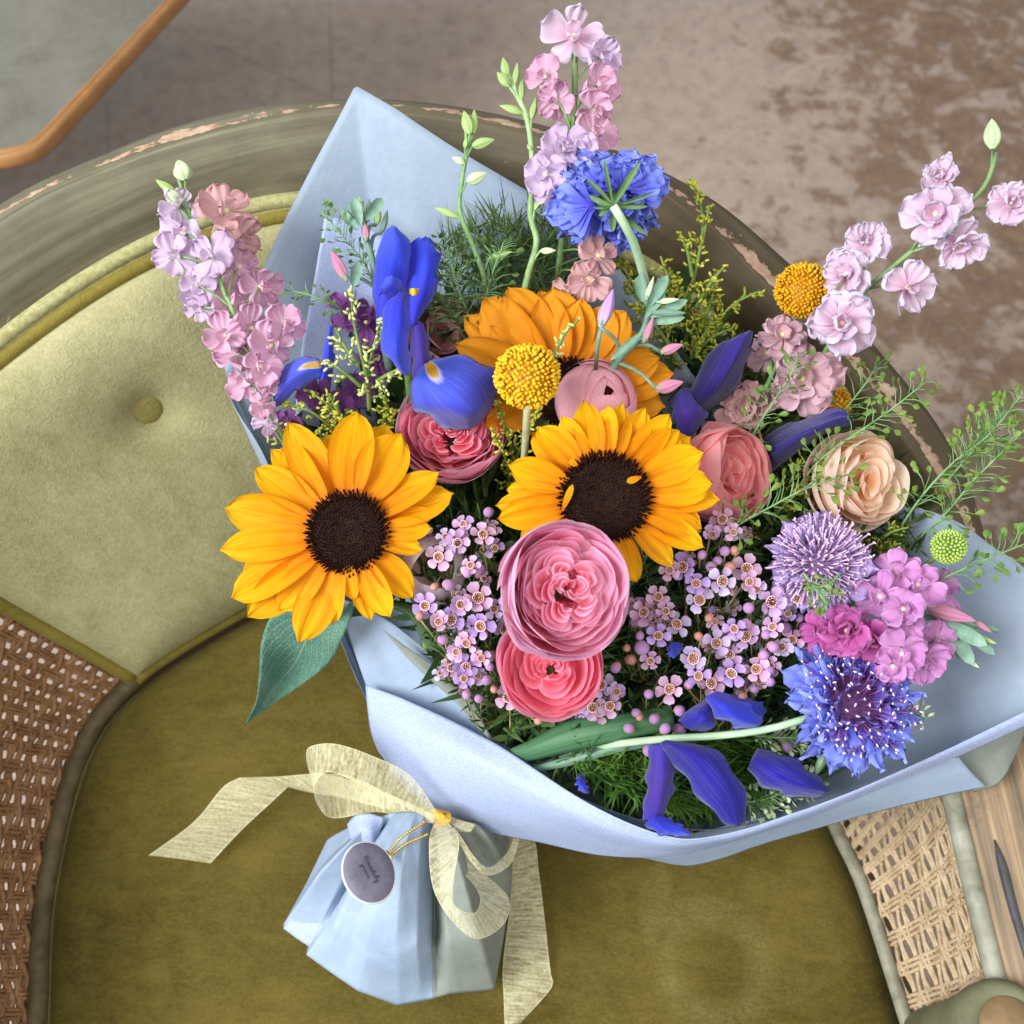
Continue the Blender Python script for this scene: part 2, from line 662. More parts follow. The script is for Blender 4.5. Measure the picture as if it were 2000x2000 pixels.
def rubbed(t):
    """Pale rubbed marks in the nap of the seat: an arch and two straight creases."""
    pos = t.obj()
    n = t.noise(pos, 60, 4, .7)
    off = Vector((-.03, .25, 0))

    def dist(c):
        d = t.n('VectorMath', operation='DISTANCE')
        t.set(d.inputs[0], pos)
        d.inputs[1].default_value = c - off
        return d.outputs['Value']

    def band(x, w):
        return t.math('SUBTRACT', 1.0, t.math('DIVIDE', t.math('ABSOLUTE', x), w), clamp=True)
    m = band(t.math('SUBTRACT', dist(at(1395, 1885, 0)), .030), .012)
    for (a, b) in (((1260, 1795, 0), (1430, 1775, 0)), ((1290, 1690, 0), (1275, 1850, 0))):
        p, q = at(*a), at(*b)
        L = (q - p).length
        m = t.math('MAXIMUM', m, t.math('MULTIPLY', band(t.math('SUBTRACT', t.math('ADD', dist(p), dist(q)), L), .006), .8))
    return t.math('MULTIPLY', t.math('MULTIPLY', m, n), .45)


def painted_rail():
    t = NT("chipped_olive_paint")
    uvv, u, v = t.uv()
    st = t.noise(t.scale(uvv, (9, 26, 1)), 1.0, 5, .65)
    n = t.noise(t.obj(), 26, 6, .7, .4)
    nf = t.noise(t.obj(), 95, 5, .7)
    paint = t.ramp(st, [(.3, lin((88, 82, 62))), (.5, lin((114, 107, 84))), (.72, lin((138, 132, 109)))])
    woodc = t.ramp(t.noise(t.scale(uvv, (14, 60, 1)), 1.0, 4, .6), [(.3, lin((96, 84, 66))), (.5, lin((140, 114, 84))), (.7, lin((178, 148, 112)))])
    chip = t.ramp(nf, [(.4, lin((170, 128, 100))), (.65, lin((206, 176, 150)))])
    # the paint is chipped along the top edge and rubbed off on the arm on the right
    edge = t.math('MULTIPLY_ADD', t.math('ABSOLUTE', t.math('SUBTRACT', v, .625)), -12.0, 1.05, clamp=True)
    ch = t.math('ADD', t.math('MULTIPLY', edge, .20), t.math('MULTIPLY_ADD', nf, .5, t.math('MULTIPLY', n, .5)))
    cm = t.ramp(ch, [(.635, (0, 0, 0)), (.66, (1, 1, 1))])
    rub = t.math('MULTIPLY_ADD', u, 4.2, -3.15, clamp=True)
    rb = t.ramp(t.math('ADD', t.math('MULTIPLY', rub, .55), t.math('MULTIPLY', n, .62)), [(.50, (0, 0, 0)), (.60, (1, 1, 1))])
    col = t.mix(rb, t.mix(cm, paint, chip), woodc)
    brown = t.math('MULTIPLY_ADD', u, 6.0, -2.4, clamp=True)
    paint = t.mix(t.math('MULTIPLY', brown, .75), paint, t.mix(st, lin((58, 44, 26)), lin((104, 82, 52))))
    col = t.mix(rb, t.mix(cm, paint, chip), woodc)
    dirt = t.math('MULTIPLY_ADD', n, -3.0, 1.75, clamp=True)
    col = t.mix(t.math('MULTIPLY', dirt, .35), col, lin((64, 54, 38)))
    h = t.math('SUBTRACT', t.math('MULTIPLY', st, .5), t.math('ADD', cm, t.math('MULTIPLY', rb, .4)))
    return t.finish(col, .55, t.bump(h, .45, .0012), spec=.3)


def cane_mat(name, c1, c2, c3):
    t = NT(name)
    n = t.noise(t.obj(), 70, 5, .65)
    n2 = t.noise(t.obj(), 420, 3, .7)
    col = t.ramp(t.math('ADD', t.math('MULTIPLY', n, .55), t.math('MULTIPLY', n2, .45)), [(.33, lin(c1)), (.52, lin(c2)), (.72, lin(c3))])
    return t.finish(col, .6, t.bump(n2, .4, .0006), spec=.25)


def build_chair():
    root = thing("tub_chair", "antique tub chair in olive velvet with caned arms and chipped painted rail", "armchair", None, tr(*CHAIR_AT))
    T = np.array(tuple(CHAIR_AT))
    m_seat = velvet("olive_seat_velvet", (62, 51, 15), (106, 93, 42), .30, 1.0, rubbed)
    m_pad = velvet("pale_olive_velvet", (134, 127, 84), (182, 175, 130), .65)
    m_rail = painted_rail()
    m_braid = None

    # seat cushion: rings from the centre to the outline, then down
    ss = np.linspace(0, SN, 90)
    Bc = crv_u(WB, ss)
    front = [Bc[-1] + np.array([.0, -.06, 0]), np.array([0.16, -.21, SEAT]), np.array([-.05, -.225, SEAT]), np.array([-.26, -.2, SEAT])]
    ring = crv(list(Bc) + front + [Bc[0]], 160)[:-1]
    cen = ring.mean(0)
    dirn = (cen - ring)
    dirn[:, 2] = 0
    ln = np.linalg.norm(dirn, axis=1)[:, None]
    du = dirn / ln
    rings = []
    for k, z in ((.0, -.03), (.001, -.020), (.005, -.012), (.011, -.005), (.020, -.0015), (.034, .0)):
        rings.append(ring + du * k + np.array([0, 0, z]))
    base = ring + du * .034
    for f in (.15, .3, .45, .6, .75, .9, .999):
        rings.append(base + (cen - base) * f + np.array([0, 0, .0015 * (1 - (1 - f) ** 2)]))
    P = np.array(rings)
    P = np.concatenate([P, P[:, :1]], 1) - T
    V, F, U = g_grid(P)
    put("seat_cushion", MB().add((V, F, U)).mesh("seat_cushion", m_seat), root)

    # backrest pad with its button, puffed off the wall, sewn to a welt
    ss = np.linspace(4.0, 12.0, 100)
    vs = np.linspace(.015, .985, 46)
    S, Vv = np.meshgrid(ss, vs, indexing='ij')
    ds = np.minimum(S - 4.0, 12.0 - S) * .075
    dv = np.minimum(Vv - .015, .985 - Vv) * .28
    d = np.minimum(ds, dv)
    off = .0045 + .021 * np.sqrt(1 - (1 - np.clip(d / .05, 0, 1)) ** 2)
    G = wgrid(ss, vs, off)
    rel = G - np.array(tuple(CAM))
    dep = rel @ np.array(tuple(FWD))
    gx = 1000 + rel @ np.array(tuple(RGT)) / dep / TAN * 1000
    gy = 1000 - rel @ np.array(tuple(UPV)) / dep / TAN * 1000
    for bx, by in ((293, 826),):
        i, j = np.unravel_index(np.argmin((gx - bx) ** 2 + (gy - by) ** 2), gx.shape)
        bp = G[i, j]
        r = np.linalg.norm(G - bp, axis=2)
        off = off - .012 * np.exp(-(r / .016) ** 2) - .005 * np.exp(-(r / .045) ** 2)
    G = wgrid(ss, vs, off)
    # sew the side faces down to the wall
    G0 = wgrid(ss, vs, -.002)
    full = np.concatenate([G0[:, :1], G, G0[:, -1:]], 1)
    full = np.concatenate([np.concatenate([G0[:1, :1], G0[:1], G0[:1, -1:]], 1), full, np.concatenate([G0[-1:, :1], G0[-1:], G0[-1:, -1:]], 1)], 0)
    pad = put("backrest_pad", mesh_of(g_grid(full - T), "backrest_pad", m_pad), root)
    nrm = np.cross(G[i + 1, j] - G[i - 1, j], G[i, j + 1] - G[i, j - 1])
    nrm /= np.linalg.norm(nrm)
    if nrm @ (np.array(tuple(CAM)) - G[i, j]) < 0:
        nrm = -nrm
    q = Vector(nrm).to_track_quat('Z', 'Y').to_matrix().to_4x4()
    but = MB().add(g_lathe([(.0001, .0042), (.005, .0040), (.0085, .0034), (.0105, .0020), (.0112, -.0005), (.0095, -.0035)], 22))
    put("button", but.mesh("button", velvet("button_velvet", (120, 112, 56), (160, 150, 90), .3)), pad, tr(*(G[i, j] + nrm * .0016 - T)) @ q)
    # welt round the pad
    bd = np.concatenate([wgrid(np.linspace(4, 12, 70), [.012], .0075)[:, 0], wgrid([12.0], np.linspace(.03, .97, 16), .0075)[0],
                         wgrid(np.linspace(12, 4, 70), [.985], .006)[:, 0], wgrid([4.0], np.linspace(.97, .012, 24), .0075)[0]])
    put("welt", mesh_of(g_tube(bd - T, .0052, sides=8), "welt", velvet("welt_velvet", (104, 92, 30), (140, 126, 60), .3)), root)

    # braid along the top of the pad: two ribs of fine crosswise thread
    t = NT("olive_braid")
    uvv, u, v = t.uv()
    w = t.n('TexWave', wave_type='BANDS', bands_direction='X')
    t.set(w.inputs[0], t.scale(uvv, (330, 3, 1)))
    w.inputs['Scale'].default_value = 1.0
    w.inputs['Distortion'].default_value = 3.5
    nz = t.noise(t.obj(), 300, 3, .7)
    col = t.ramp(t.math('ADD', t.math('MULTIPLY', w.outputs[1], .35), t.math('MULTIPLY', nz, .65)), [(.25, lin((122, 114, 58))), (.55, lin((176, 170, 116))), (.8, lin((206, 202, 156)))])
    m_braid = t.finish(col, .8, t.bump(t.math('ADD', w.outputs[1], nz), .35, .0006), spec=.15, sheen=.2)
    br = MB()
    for vv, rr in ((.982, .0048), (1.000, .0038), (1.018, .0048)):
        br.add(g_tube(wgrid(np.linspace(4, 12.2, 140), [vv], .004)[:, 0] - T, rr, sides=8))
    put("braid", br.mesh("braid", m_braid), root)

    # painted rail: section lofted along the arc
    ss = np.linspace(0, SN, 140)
    Ti, Oo = crv_u(WT, ss), crv_u(WO, ss)
    dl = np.gradient(Ti, axis=0)
    up = Oo - Ti
    out = np.cross(dl, up)
    out /= np.linalg.norm(out, axis=1)[:, None]
    sg = np.sign((out * (Ti - np.array([-.03, .25, SEAT + .1]))).sum(1))[:, None]
    out *= sg
    wob = (RNG.random((140, 1)) - .5) * .0016
    sec = [Ti + out * .026, Ti + up * .0 + out * .004, Ti + up * .015 - out * .001, Ti + up * .06 - out * .0025, Ti + up * .5 - out * (.004),
           Ti + up * .92 - out * .002, Ti + up * (.985) + out * .001, Oo + out * (.004) + up * wob * 3, Oo + out * .022 + up * wob * 3, Oo + out * .029 - up * .03, Oo * .5 + Ti * .5 + out * .033, Ti + out * .026]
    R = np.stack(sec, 1) - T
    V, F, U = g_grid(R)
    put("rail", MB().add((V, F, U)).mesh("rail", m_rail), root)

    # a long split in the bare wood of the arm
    rel = R[:, 3:7].reshape(-1, 3) + T - np.array(tuple(CAM))
    dep = rel @ np.array(tuple(FWD))
    qx = 1000 + rel[:, 0] / dep / TAN * 1000
    qy = 1000 - rel @ np.array(tuple(UPV)) / dep / TAN * 1000
    rz = rel[:, 2] + CAM.z - SEAT

    def on_rail(px, py):
        w = 1 / (((qx - px) ** 2 + (qy - py) ** 2) + 400)
        k = np.argsort(-w)[:6]
        return np.array(tuple(at(px, py, float((rz[k] * w[k]).sum() / w[k].sum()) + .0012))) - T
    sp = [[on_rail(1941, 1640), on_rail(1943, 1640)], [on_rail(1948, 1690), on_rail(1966, 1690)], [on_rail(1968, 1770), on_rail(1984, 1762)], [on_rail(1996, 1860), on_rail(2008, 1850)], [on_rail(2018, 1930), on_rail(2022, 1926)]]
    put("split", mesh_of(solid_grid(np.array([crv([s[0] for s in sp], 16), crv([s[1] for s in sp], 16)]), .0004), "split", plain_mat("dark_split", (52, 50, 50), (84, 82, 84), 60)), root)

    # cane panels: flat rows across, wavy strands along, with the holes left open between them
    def cane(s0, s1, rows, n, r_row, r_col, mat, amp, jag):
        mb = MB()
        rs = np.linspace(s0, s1, rows + 1)
        for k in range(rows):
            sc = rs[k] + (rs[1] - rs[0]) * .5
            for q, dz in ((-1, .0006), (0, .0012), (1, .0006)):
                vv = np.linspace(0, 1, 30)
                sv = sc + q * r_row * 24 + (RNG.random(30) - .5) * jag
                mb.add(g_tube(wall(sv, vv, np.full(30, dz)) - T, r_row, sides=5, cap=False))
        m = rows * 8 + 1
        tt = np.linspace(0, rows, m)
        for j in range(n + 1):
            ph = (-1) ** j
            vv = np.clip((j + .5 * amp * ph * np.cos(np.pi * tt)) / n + (RNG.random(m) - .5) * jag * .35, 0, 1)
            mb.add(g_tube(wall(s0 + (s1 - s0) * tt / rows, vv, .0012 * np.cos(np.pi * tt + j)) - T, r_col, sides=5, cap=False))
        return put("cane_panel", mb.mesh("cane_panel", mat), root, kind='stuff')
    cane(0, 4.0, 28, 50, .0013, .0021, cane_mat("rusty_cane", (92, 62, 38), (140, 100, 66), (172, 134, 96)), .80, .012)
    cane(12.0, SN, 24, 34, .0014, .0015, cane_mat("tan_cane", (146, 120, 88), (188, 162, 128), (214, 192, 160)), .85, .005)
    t2 = plain_mat("grey_moulding_paint", (112, 110, 92), (162, 160, 140), 60)
    put("moulding", mesh_of(g_tube(wgrid(np.linspace(12, SN, 60), [.992], .003)[:, 0] - T, .0058, sides=10), "moulding", t2), root)
    put("moulding", mesh_of(g_tube(wgrid(np.linspace(0, 4, 40), [.992], .003)[:, 0] - T, .0058, sides=10), "moulding", t2), root)
    put("seat_bead", mesh_of(g_tube(wgrid(np.linspace(12, SN, 60), [.0], .004)[:, 0] - T, .0048, sides=10), "seat_bead", plain_mat("grey_bead", (116, 112, 92), (154, 150, 128), 90)), root)
    put("seat_bead", mesh_of(g_tube(wgrid(np.linspace(0, 4.1, 60), [.0], .004)[:, 0] - T, .0065, sides=10), "seat_bead", plain_mat("brown_bead", (74, 62, 38), (104, 90, 60), 90)), root)

    # back of the pad, apron, legs, arm posts
    bk = np.stack([wgrid(np.linspace(3.9, 12.1, 70), np.linspace(0, 1.04, 8), -.020)], 0)[0]
    put("back_panel", mesh_of(g_grid(bk - T), "back_panel", m_seat), root)
    apr = np.array([ring - du * .012 + np.array([0, 0, z]) for z in (-.012, -.10)] + [ring + du * .012 + np.array([0, 0, -.10])])
    apr = np.concatenate([apr, apr[:, :1]], 1) - T
    put("apron", mesh_of(g_grid(apr), "apron", streak_wood("dark_wood", (70, 56, 34), (110, 92, 58), (40, 3, 1))), root)
    for k in (8, 40, 72, 150):
        p = ring[k] + du[k] * .03
        put("leg", mesh_of(g_tube([(p[0] - T[0], p[1] - T[1], z) for z in (0, .1, .25, .34)], .013, .021, 10), "leg", m_rail), root)
    pp = at(1955, 2012, .115)
    prof = [(.020, -.10), (.021, -.03), (.024, -.01), (.0245, .004), (.022, .010), (.017, .0125), (.0155, .011), (.0001, .0115)]
    post = put("arm_post", mesh_of(g_lathe(prof, 28), "arm_post", plain_mat("olive_post_paint", (96, 96, 68), (122, 122, 92), 40)), root, tr(*(Vector(pp) - CHAIR_AT)))
    put("post_cap", mesh_of(g_lathe([(.0155, .0112), (.014, .0135), (.0001, .0142)], 24), "post_cap", plain_mat("worn_cap", (122, 98, 66), (150, 122, 86), 70)), post)
    return root


build_chair()


# ------------------------------------------------------------------ wrapping paper
def paper_mat(name, c1, c2, trans, fibre=.3, scale=240):
    t = NT(name)
    o = t.obj()
    n = t.noise(o, scale, 4, .7)
    n2 = t.noise(o, 14, 4, .6, .3)
    f = t.math('ADD', t.math('MULTIPLY', n, fibre), t.math('MULTIPLY', n2, 1 - fibre))
    col = t.ramp(f, [(.35, lin(c1)), (.65, lin(c2))])
    return t.finish(col, .5, t.bump(t.math('ADD', n, t.math('MULTIPLY', n2, 1.2)), .30, .0012), trans, spec=.3)


M_PAPER = paper_mat("pale_blue_paper", (174, 192, 213), (197, 212, 229), .38, .2)
M_FLEECE = paper_mat("white_fibre_paper", (174, 187, 222), (206, 217, 242), .32, .8, 800)
M_CONE = paper_mat("grey_blue_paper", (166, 181, 198), (188, 201, 215), .42, .2)
M_SHEER = paper_mat("sheer_grey_paper", (170, 176, 164), (194, 199, 188), .55, .3)


def wrinkle(P, amp, seed, f=30):
    r = np.random.default_rng(seed)
    P = np.array(P)
    for _ in range(5):
        k = r.normal(size=3) * f
        P[..., 2] += amp * np.sin(P @ k + r.random() * 6.3) / 2.5
    return P


def build_paper():
    root = thing("wrapping_paper", "pale blue paper cone folded round the bouquet with a broad white collar", "wrapping paper", None, tr(*TIE))
    T = np.array(tuple(TIE))

    def sheet(name, rows, nu, nv, mat, wr=.0012, seed=1, th=.00035):
        P = crease(wrinkle(sheet_pts(rows, nu * 2, nv * 2), wr, seed), seed, 14, .0022)
        return put(name, mesh_of(solid_grid(P - T, th), name, mat), root)

    # the cone: a fan from the tie to the rim, sagging under the flowers
    rim = [(700, 1335, .10), (640, 1190, .13), (522, 905, .19), (437, 722, .225), (520, 508, .265), (605, 335, .298), (693, 162, .330), (800, 232, .322),
           (930, 312, .310), (1060, 388, .296), (1190, 500, .272), (1330, 700, .24), (1560, 950, .215), (1830, 1000, .235), (1940, 1070, .235), (2030, 1140, .228), (2085, 1260, .22), (2030, 1392, .20),
           (1700, 1538, .170), (1400, 1622, .140), (1160, 1570, .130), (960, 1442, .120), (760, 1355, .105)]
    Rm = np.array([tuple(at(*p)) for p in rim])
    n = len(Rm)
    tsamp = np.linspace(0, n - 1, 300)
    # keep the paper's corners sharp: straight runs between rim points, slightly eased
    i = np.clip(tsamp.astype(int), 0, n - 2)
    f = (tsamp - i)[:, None]
    lin_r = Rm[i] * (1 - f) + Rm[i + 1] * f
    cub = crv_u(Rm, tsamp)
    near = np.abs(tsamp - 6)[:, None] < 3.2
    Rr = np.where(near, lin_r, cub)
    rows = []
    ang = np.linspace(0, 2 * np.pi, 150)
    a0 = np.array(tuple(at(800, 1560, .055))); a1 = np.array(tuple(at(890, 1600, .05)))
    for k, u in enumerate(np.linspace(.06, 1, 64)):
        p = T + (Rr - T) * u
        sag = -.072 * np.sin(np.pi * min(u, 1)) ** 1.2
        front = np.clip((tsamp - 16) / 3, 0, 1)
        p[:, 2] += sag * (1 - .6 * front) + .004 * np.sin(tsamp * 2.3) * np.sin(np.pi * u)
        p[:, 2] = np.maximum(p[:, 2], SEAT + .012)
        rows.append(p)
    P = crease(wrinkle(np.array(rows), .0016, 3), 21, 60, .0034, .03)
    put("cone_sheet", mesh_of(solid_grid(P - T, .0004), "cone_sheet", M_CONE), root)

    # tissue liner standing inside the cone at its left
    sheet("liner_sheet", [[(634, 428, .292), (700, 440, .286), (760, 470, .280)], [(612, 560, .268), (690, 570, .256), (755, 585, .25)],
                          [(588, 692, .244), (670, 700, .232), (745, 710, .226)], [(575, 830, .22), (670, 840, .205), (740, 850, .195)]], 16, 12, M_FLEECE, .001, 5)
    # left flap folded inwards under the sunflower
    sheet("side_flap", [[(660, 1165, .150), (760, 1215, .142), (860, 1300, .140), (960, 1440, .138)],
                        [(676, 1225, .142), (755, 1280, .128), (850, 1350, .126), (958, 1452, .134)],
                        [(716, 1342, .112), (790, 1372, .112), (860, 1405, .118), (955, 1458, .130)],
                        [(735, 1400, .085), (800, 1430, .09), (870, 1460, .10), (950, 1500, .115)]], 18, 22, M_PAPER, .0016, 6)
    sheet("fold_sheet", [[(745, 1225, .150), (840, 1290, .148), (912, 1340, .146)], [(800, 1285, .147), (870, 1340, .147), (935, 1392, .145)],
                         [(862, 1345, .144), (905, 1390, .145), (962, 1455, .141)]], 10, 14, M_SHEER, .0006, 7)
    # white collar turned outwards over the front
    sheet("collar_sheet", [[(714, 1338, .122), (790, 1366, .134), (960, 1446, .150), (1160, 1574, .160), (1320, 1636, .164), (1420, 1628, .168), (1530, 1594, .176), (1700, 1533, .190), (2000, 1391, .212), (2100, 1345, .218)],
                           [(718, 1385, .118), (800, 1430, .132), (955, 1500, .148), (1140, 1600, .152), (1300, 1648, .156), (1420, 1637, .164), (1530, 1600, .174), (1700, 1538, .188), (2000, 1401, .210), (2100, 1352, .216)],
                           [(725, 1430, .100), (790, 1500, .108), (920, 1560, .118), (1110, 1625, .126), (1275, 1662, .138), (1420, 1643, .156), (1530, 1606, .170), (1700, 1543, .184), (2000, 1410, .207), (2100, 1360, .214)],
                           [(738, 1465, .078), (805, 1552, .072), (885, 1606, .074), (1050, 1644, .088), (1185, 1673, .104), (1330, 1668, .132), (1530, 1612, .160), (1700, 1549, .178), (2000, 1417, .204), (2100, 1366, .211)]], 22, 80, M_FLEECE, .0012, 8, .0005)
    # pale outer layer below the collar
    sheet("outer_sheet", [[(1170, 1640, .105), (1300, 1640, .12), (1480, 1600, .145), (1640, 1552, .158), (1780, 1496, .170), (1872, 1480, .174)],
                          [(1190, 1660, .09), (1320, 1668, .105), (1500, 1620, .13), (1660, 1572, .148), (1800, 1525, .160), (1895, 1508, .165)],
                          [(1255, 1676, .072), (1352, 1692, .078), (1520, 1642, .110), (1690, 1590, .132), (1830, 1556, .146), (1925, 1537, .152)]], 12, 40, M_PAPER, .0012, 9)
    sheet("corner_sheet", [[(1780, 1500, .16), (1900, 1440, .175), (2010, 1388, .188)], [(1850, 1530, .15), (1930, 1485, .162), (2005, 1420, .176)],
                           [(1905, 1546, .144), (1950, 1530, .15), (1984, 1470, .16)]], 12, 12, M_SHEER, .0008, 10)

    # the skirt below the tie
    sk = [(640, 1640, .052), (600, 1722, .048), (553, 1808, .040), (604, 1846, .037), (600, 1866, .048), (650, 1902, .044), (700, 1936, .038), (778, 1964, .026), (835, 1953, .024), (880, 1941, .026), (966, 1934, .020), (984, 1830, .030),
          (998, 1742, .034), (1000, 1690, .04), (992, 1630, .05)]
    S = np.array([tuple(at(*p)) for p in sk])
    m = len(S)
    ts = np.linspace(0, m - 1, 240)
    i = np.clip(ts.astype(int), 0, m - 2)
    f = (ts - i)[:, None]
    edge = S[i] * (1 - f) + S[i + 1] * f
    neck = crv_u(W([(742, 1600, .085), (752, 1592, .092), (765, 1588, .098), (790, 1585, .100), (820, 1586, .102), (850, 1592, .104), (880, 1600, .100), (915, 1606, .092), (940, 1610, .085)]), np.linspace(0, 8, 240))
    rows = []
    for u in np.linspace(0, 1, 60):
        p = neck * (1 - u) + edge * u
        bulge = np.sin(np.pi * u ** .8)
        # pleats: a crest to the left of the middle, a deep step beside it, softer ones to the right
        x = ts / (m - 1)
        tri = lambda c, w: np.maximum(1 - np.abs(x - c) / w, 0)
        pl = .022 * tri(.47 + .03 * u, .16) - .036 * tri(.585 + .02 * u, .05) + .014 * tri(.71, .09) - .014 * tri(.80 + .03 * u, .07) + .012 * tri(.90, .06) + .012 * tri(.15, .08) - .018 * tri(.25 + .02 * u, .05) + .008 * tri(.33, .05)
        p[:, 2] += bulge * (.010 + pl) + .010 * np.exp(-((u - .74) / .10) ** 2) * np.exp(-((x - .60) / .12) ** 2)
        rows.append(p)
    P = crease(wrinkle(np.array(rows), .0010, 12, 45), 22, 40, .0020, .014)
    put("skirt_sheet", mesh_of(solid_grid(P[:, :142] - T, .0004), "skirt_sheet", M_PAPER), root)
    put("skirt_sheet", mesh_of(solid_grid(P[:, 141:] - T, .0004), "skirt_sheet", M_SHEER), root)
    sheet("tissue_sheet", [[(674, 1602, .095), (690, 1588, .103), (720, 1584, .106), (748, 1592, .104)], [(680, 1632, .098), (700, 1620, .107), (722, 1622, .108), (736, 1628, .102)],
                           [(690, 1665, .090), (702, 1660, .098), (716, 1664, .097), (726, 1672, .09)]], 10, 10, M_FLEECE, .0008, 13)
    sheet("tissue_sheet", [[(640, 1690, .060), (600, 1752, .056), (552, 1812, .045)], [(670, 1720, .066), (630, 1780, .060), (582, 1834, .047)], [(690, 1745, .066), (655, 1800, .06), (606, 1850, .046)]], 10, 12, M_FLEECE, .0006, 14)
    sheet("back_sheet", [[(780, 1600, .03), (880, 1610, .03), (985, 1600, .03)], [(740, 1700, .022), (860, 1750, .02), (992, 1745, .022)], [(700, 1890, .012), (830, 1930, .010), (962, 1925, .010)]], 8, 10, M_SHEER, .0006, 15)


build_paper()


# ------------------------------------------------------------------ ribbon and tag
def ribbon_mat(name="yellow_organza"):
    t = NT(name)
    uvv, u, v = t.uv()
    n = t.noise(t.scale(uvv, (90, 1.5, 1)), 1.0, 3, .7)
    n2 = t.noise(t.obj(), 500, 2, .6)
    f = t.math('ADD', t.math('MULTIPLY', n, .7), t.math('MULTIPLY', n2, .3))
    col = t.ramp(f, [(.3, lin((232, 214, 148))), (.5, lin((250, 240, 190))), (.7, lin((255, 249, 214)))])
    ev = t.math('MULTIPLY_ADD', t.math('ABSOLUTE', t.math('SUBTRACT', v, .5)), 30, -14.0, clamp=True)
    col = t.mix(t.math('MULTIPLY', ev, .6), col, lin((250, 240, 200)))
    p = t.n('BsdfPrincipled')
    t.set(p.inputs['Base Color'], col)
    p.inputs['Roughness'].default_value = .55
    p.inputs['Sheen Weight'].default_value = .2
    t.set(p.inputs['Normal'], t.bump(f, .35, .0008))
    tl = t.n('BsdfTranslucent'); t.set(tl.inputs[0], col)
    tp = t.n('BsdfTransparent')
    m1 = t.n('MixShader'); m1.inputs[0].default_value = .35
    t.t.links.new(p.outputs[0], m1.inputs[1]); t.t.links.new(tl.outputs[0], m1.inputs[2])
    m2 = t.n('MixShader')
    t.set(m2.inputs[0], t.math('MULTIPLY_ADD', t.math('MULTIPLY_ADD', f, -1.7, 1.36, clamp=True), .95, t.math('MULTIPLY', ev, -.4), clamp=True))
    t.t.links.new(m1.outputs[0], m2.inputs[1]); t.t.links.new(tp.outputs[0], m2.inputs[2])
    t.t.links.new(m2.outputs[0], t.out.inputs[0])
    return t.m


def build_ribbon():
    M = ribbon_mat()
    root = thing("ribbon", "sheer yellow organza bow with two tails tied round the paper neck", "ribbon", None, tr(*TIE))
    T = np.array(tuple(TIE))

    def strip(name, st, n, mat=M, th=.0002, nv=10, bulge=0):
        a = crv(W([s[0] for s in st]), n); b = crv(W([s[1] for s in st]), n)
        w = np.linspace(0, 1, nv)[None, :, None]
        P = a[:, None] * (1 - w) + b[:, None] * w
        P[..., 2] += bulge * np.sin(np.pi * w[..., 0])
        return put(name, mesh_of(g_grid(P - T), name, mat), root)
    tails = [((( 290, 1671, .010), (411, 1686, .008)), ((380, 1604, .016), (471, 1622, .014)), ((437, 1536, .024), (530, 1567, .024)), ((467, 1519, .030), (562, 1537, .033))),
             (((467, 1519, .030), (562, 1537, .033)), ((540, 1517, .040), (602, 1547, .040)), ((640, 1513, .055), (665, 1557, .052)), ((780, 1560, .085), (770, 1585, .08)))]
    strip("tail", tails[0], 26, bulge=.002)
    strip("tail", tails[1], 20)
    strip("tail", [((940, 1600, .05), (975, 1590, .05)), ((985, 1640, .040), (1040, 1635, .036)), ((998, 1699, .03), (1052, 1702, .024)), ((996, 1770, .018), (1060, 1764, .014)), ((982, 1890, .008), (1076, 1905, .006)), ((984, 1950, .006), (1080, 1925, .004)), ((986, 2010, .005), (1010, 2005, .003))], 40, bulge=.0015)
    strip("loop", [((858, 1592, .112), (850, 1606, .108)), ((800, 1514, .128), (790, 1575, .122)), ((721, 1474, .138), (700, 1530, .136)), ((655, 1453, .138), (640, 1508, .138)), ((612, 1456, .130), (614, 1535, .130)),
                   ((598, 1470, .118), (622, 1575, .114)), ((608, 1505, .108), (650, 1598, .100)), ((680, 1515, .100), (735, 1586, .094)), ((780, 1560, .104), (800, 1600, .098)), ((850, 1592, .106), (846, 1608, .104))], 80, bulge=.0)
    strip("loop", [((868, 1598, .112), (848, 1606, .112)), ((896, 1640, .126), (838, 1645, .124)), ((886, 1722, .128), (846, 1735, .124)), ((888, 1768, .126), (884, 1800, .114)), ((925, 1783, .116), (932, 1834, .104)),
                   ((938, 1758, .104), (986, 1802, .090)), ((925, 1728, .094), (992, 1752, .082)), ((892, 1690, .094), (936, 1697, .086)), ((862, 1612, .104), (882, 1622, .098))], 80)
    strip("loop", [((872, 1592, .104), (874, 1604, .103)), ((900, 1602, .106), (896, 1618, .104)), ((928, 1612, .104), (920, 1624, .102)), ((905, 1620, .098), (900, 1624, .097)), ((872, 1606, .098), (872, 1612, .097))], 30)
    strip("band", [((1016, 1620, .07), (1008, 1618, .068)), ((1010, 1655, .074), (998, 1650, .074)), ((995, 1690, .078), (985, 1672, .080)), ((955, 1710, .086), (956, 1694, .088)), ((925, 1690, .094), (932, 1680, .096)), ((880, 1620, .102), (888, 1615, .104))], 36)
    k = MB()
    gold = plain_mat("gold_knot", (176, 124, 30), (232, 184, 84), 160, .4)
    for q in range(7):
        a = crv(W([(846 + q * 4, 1582 + q, .104), (855 + q * 3.5, 1592, .118 - abs(q - 3) * .001), (858 + q * 3, 1604, .112), (852 + q * 3, 1614, .102)]), 10)
        k.add(g_tube(a - T, .0016, sides=6))
    put("knot", k.mesh("knot", M if False else gold), root, kind='stuff')


build_ribbon()


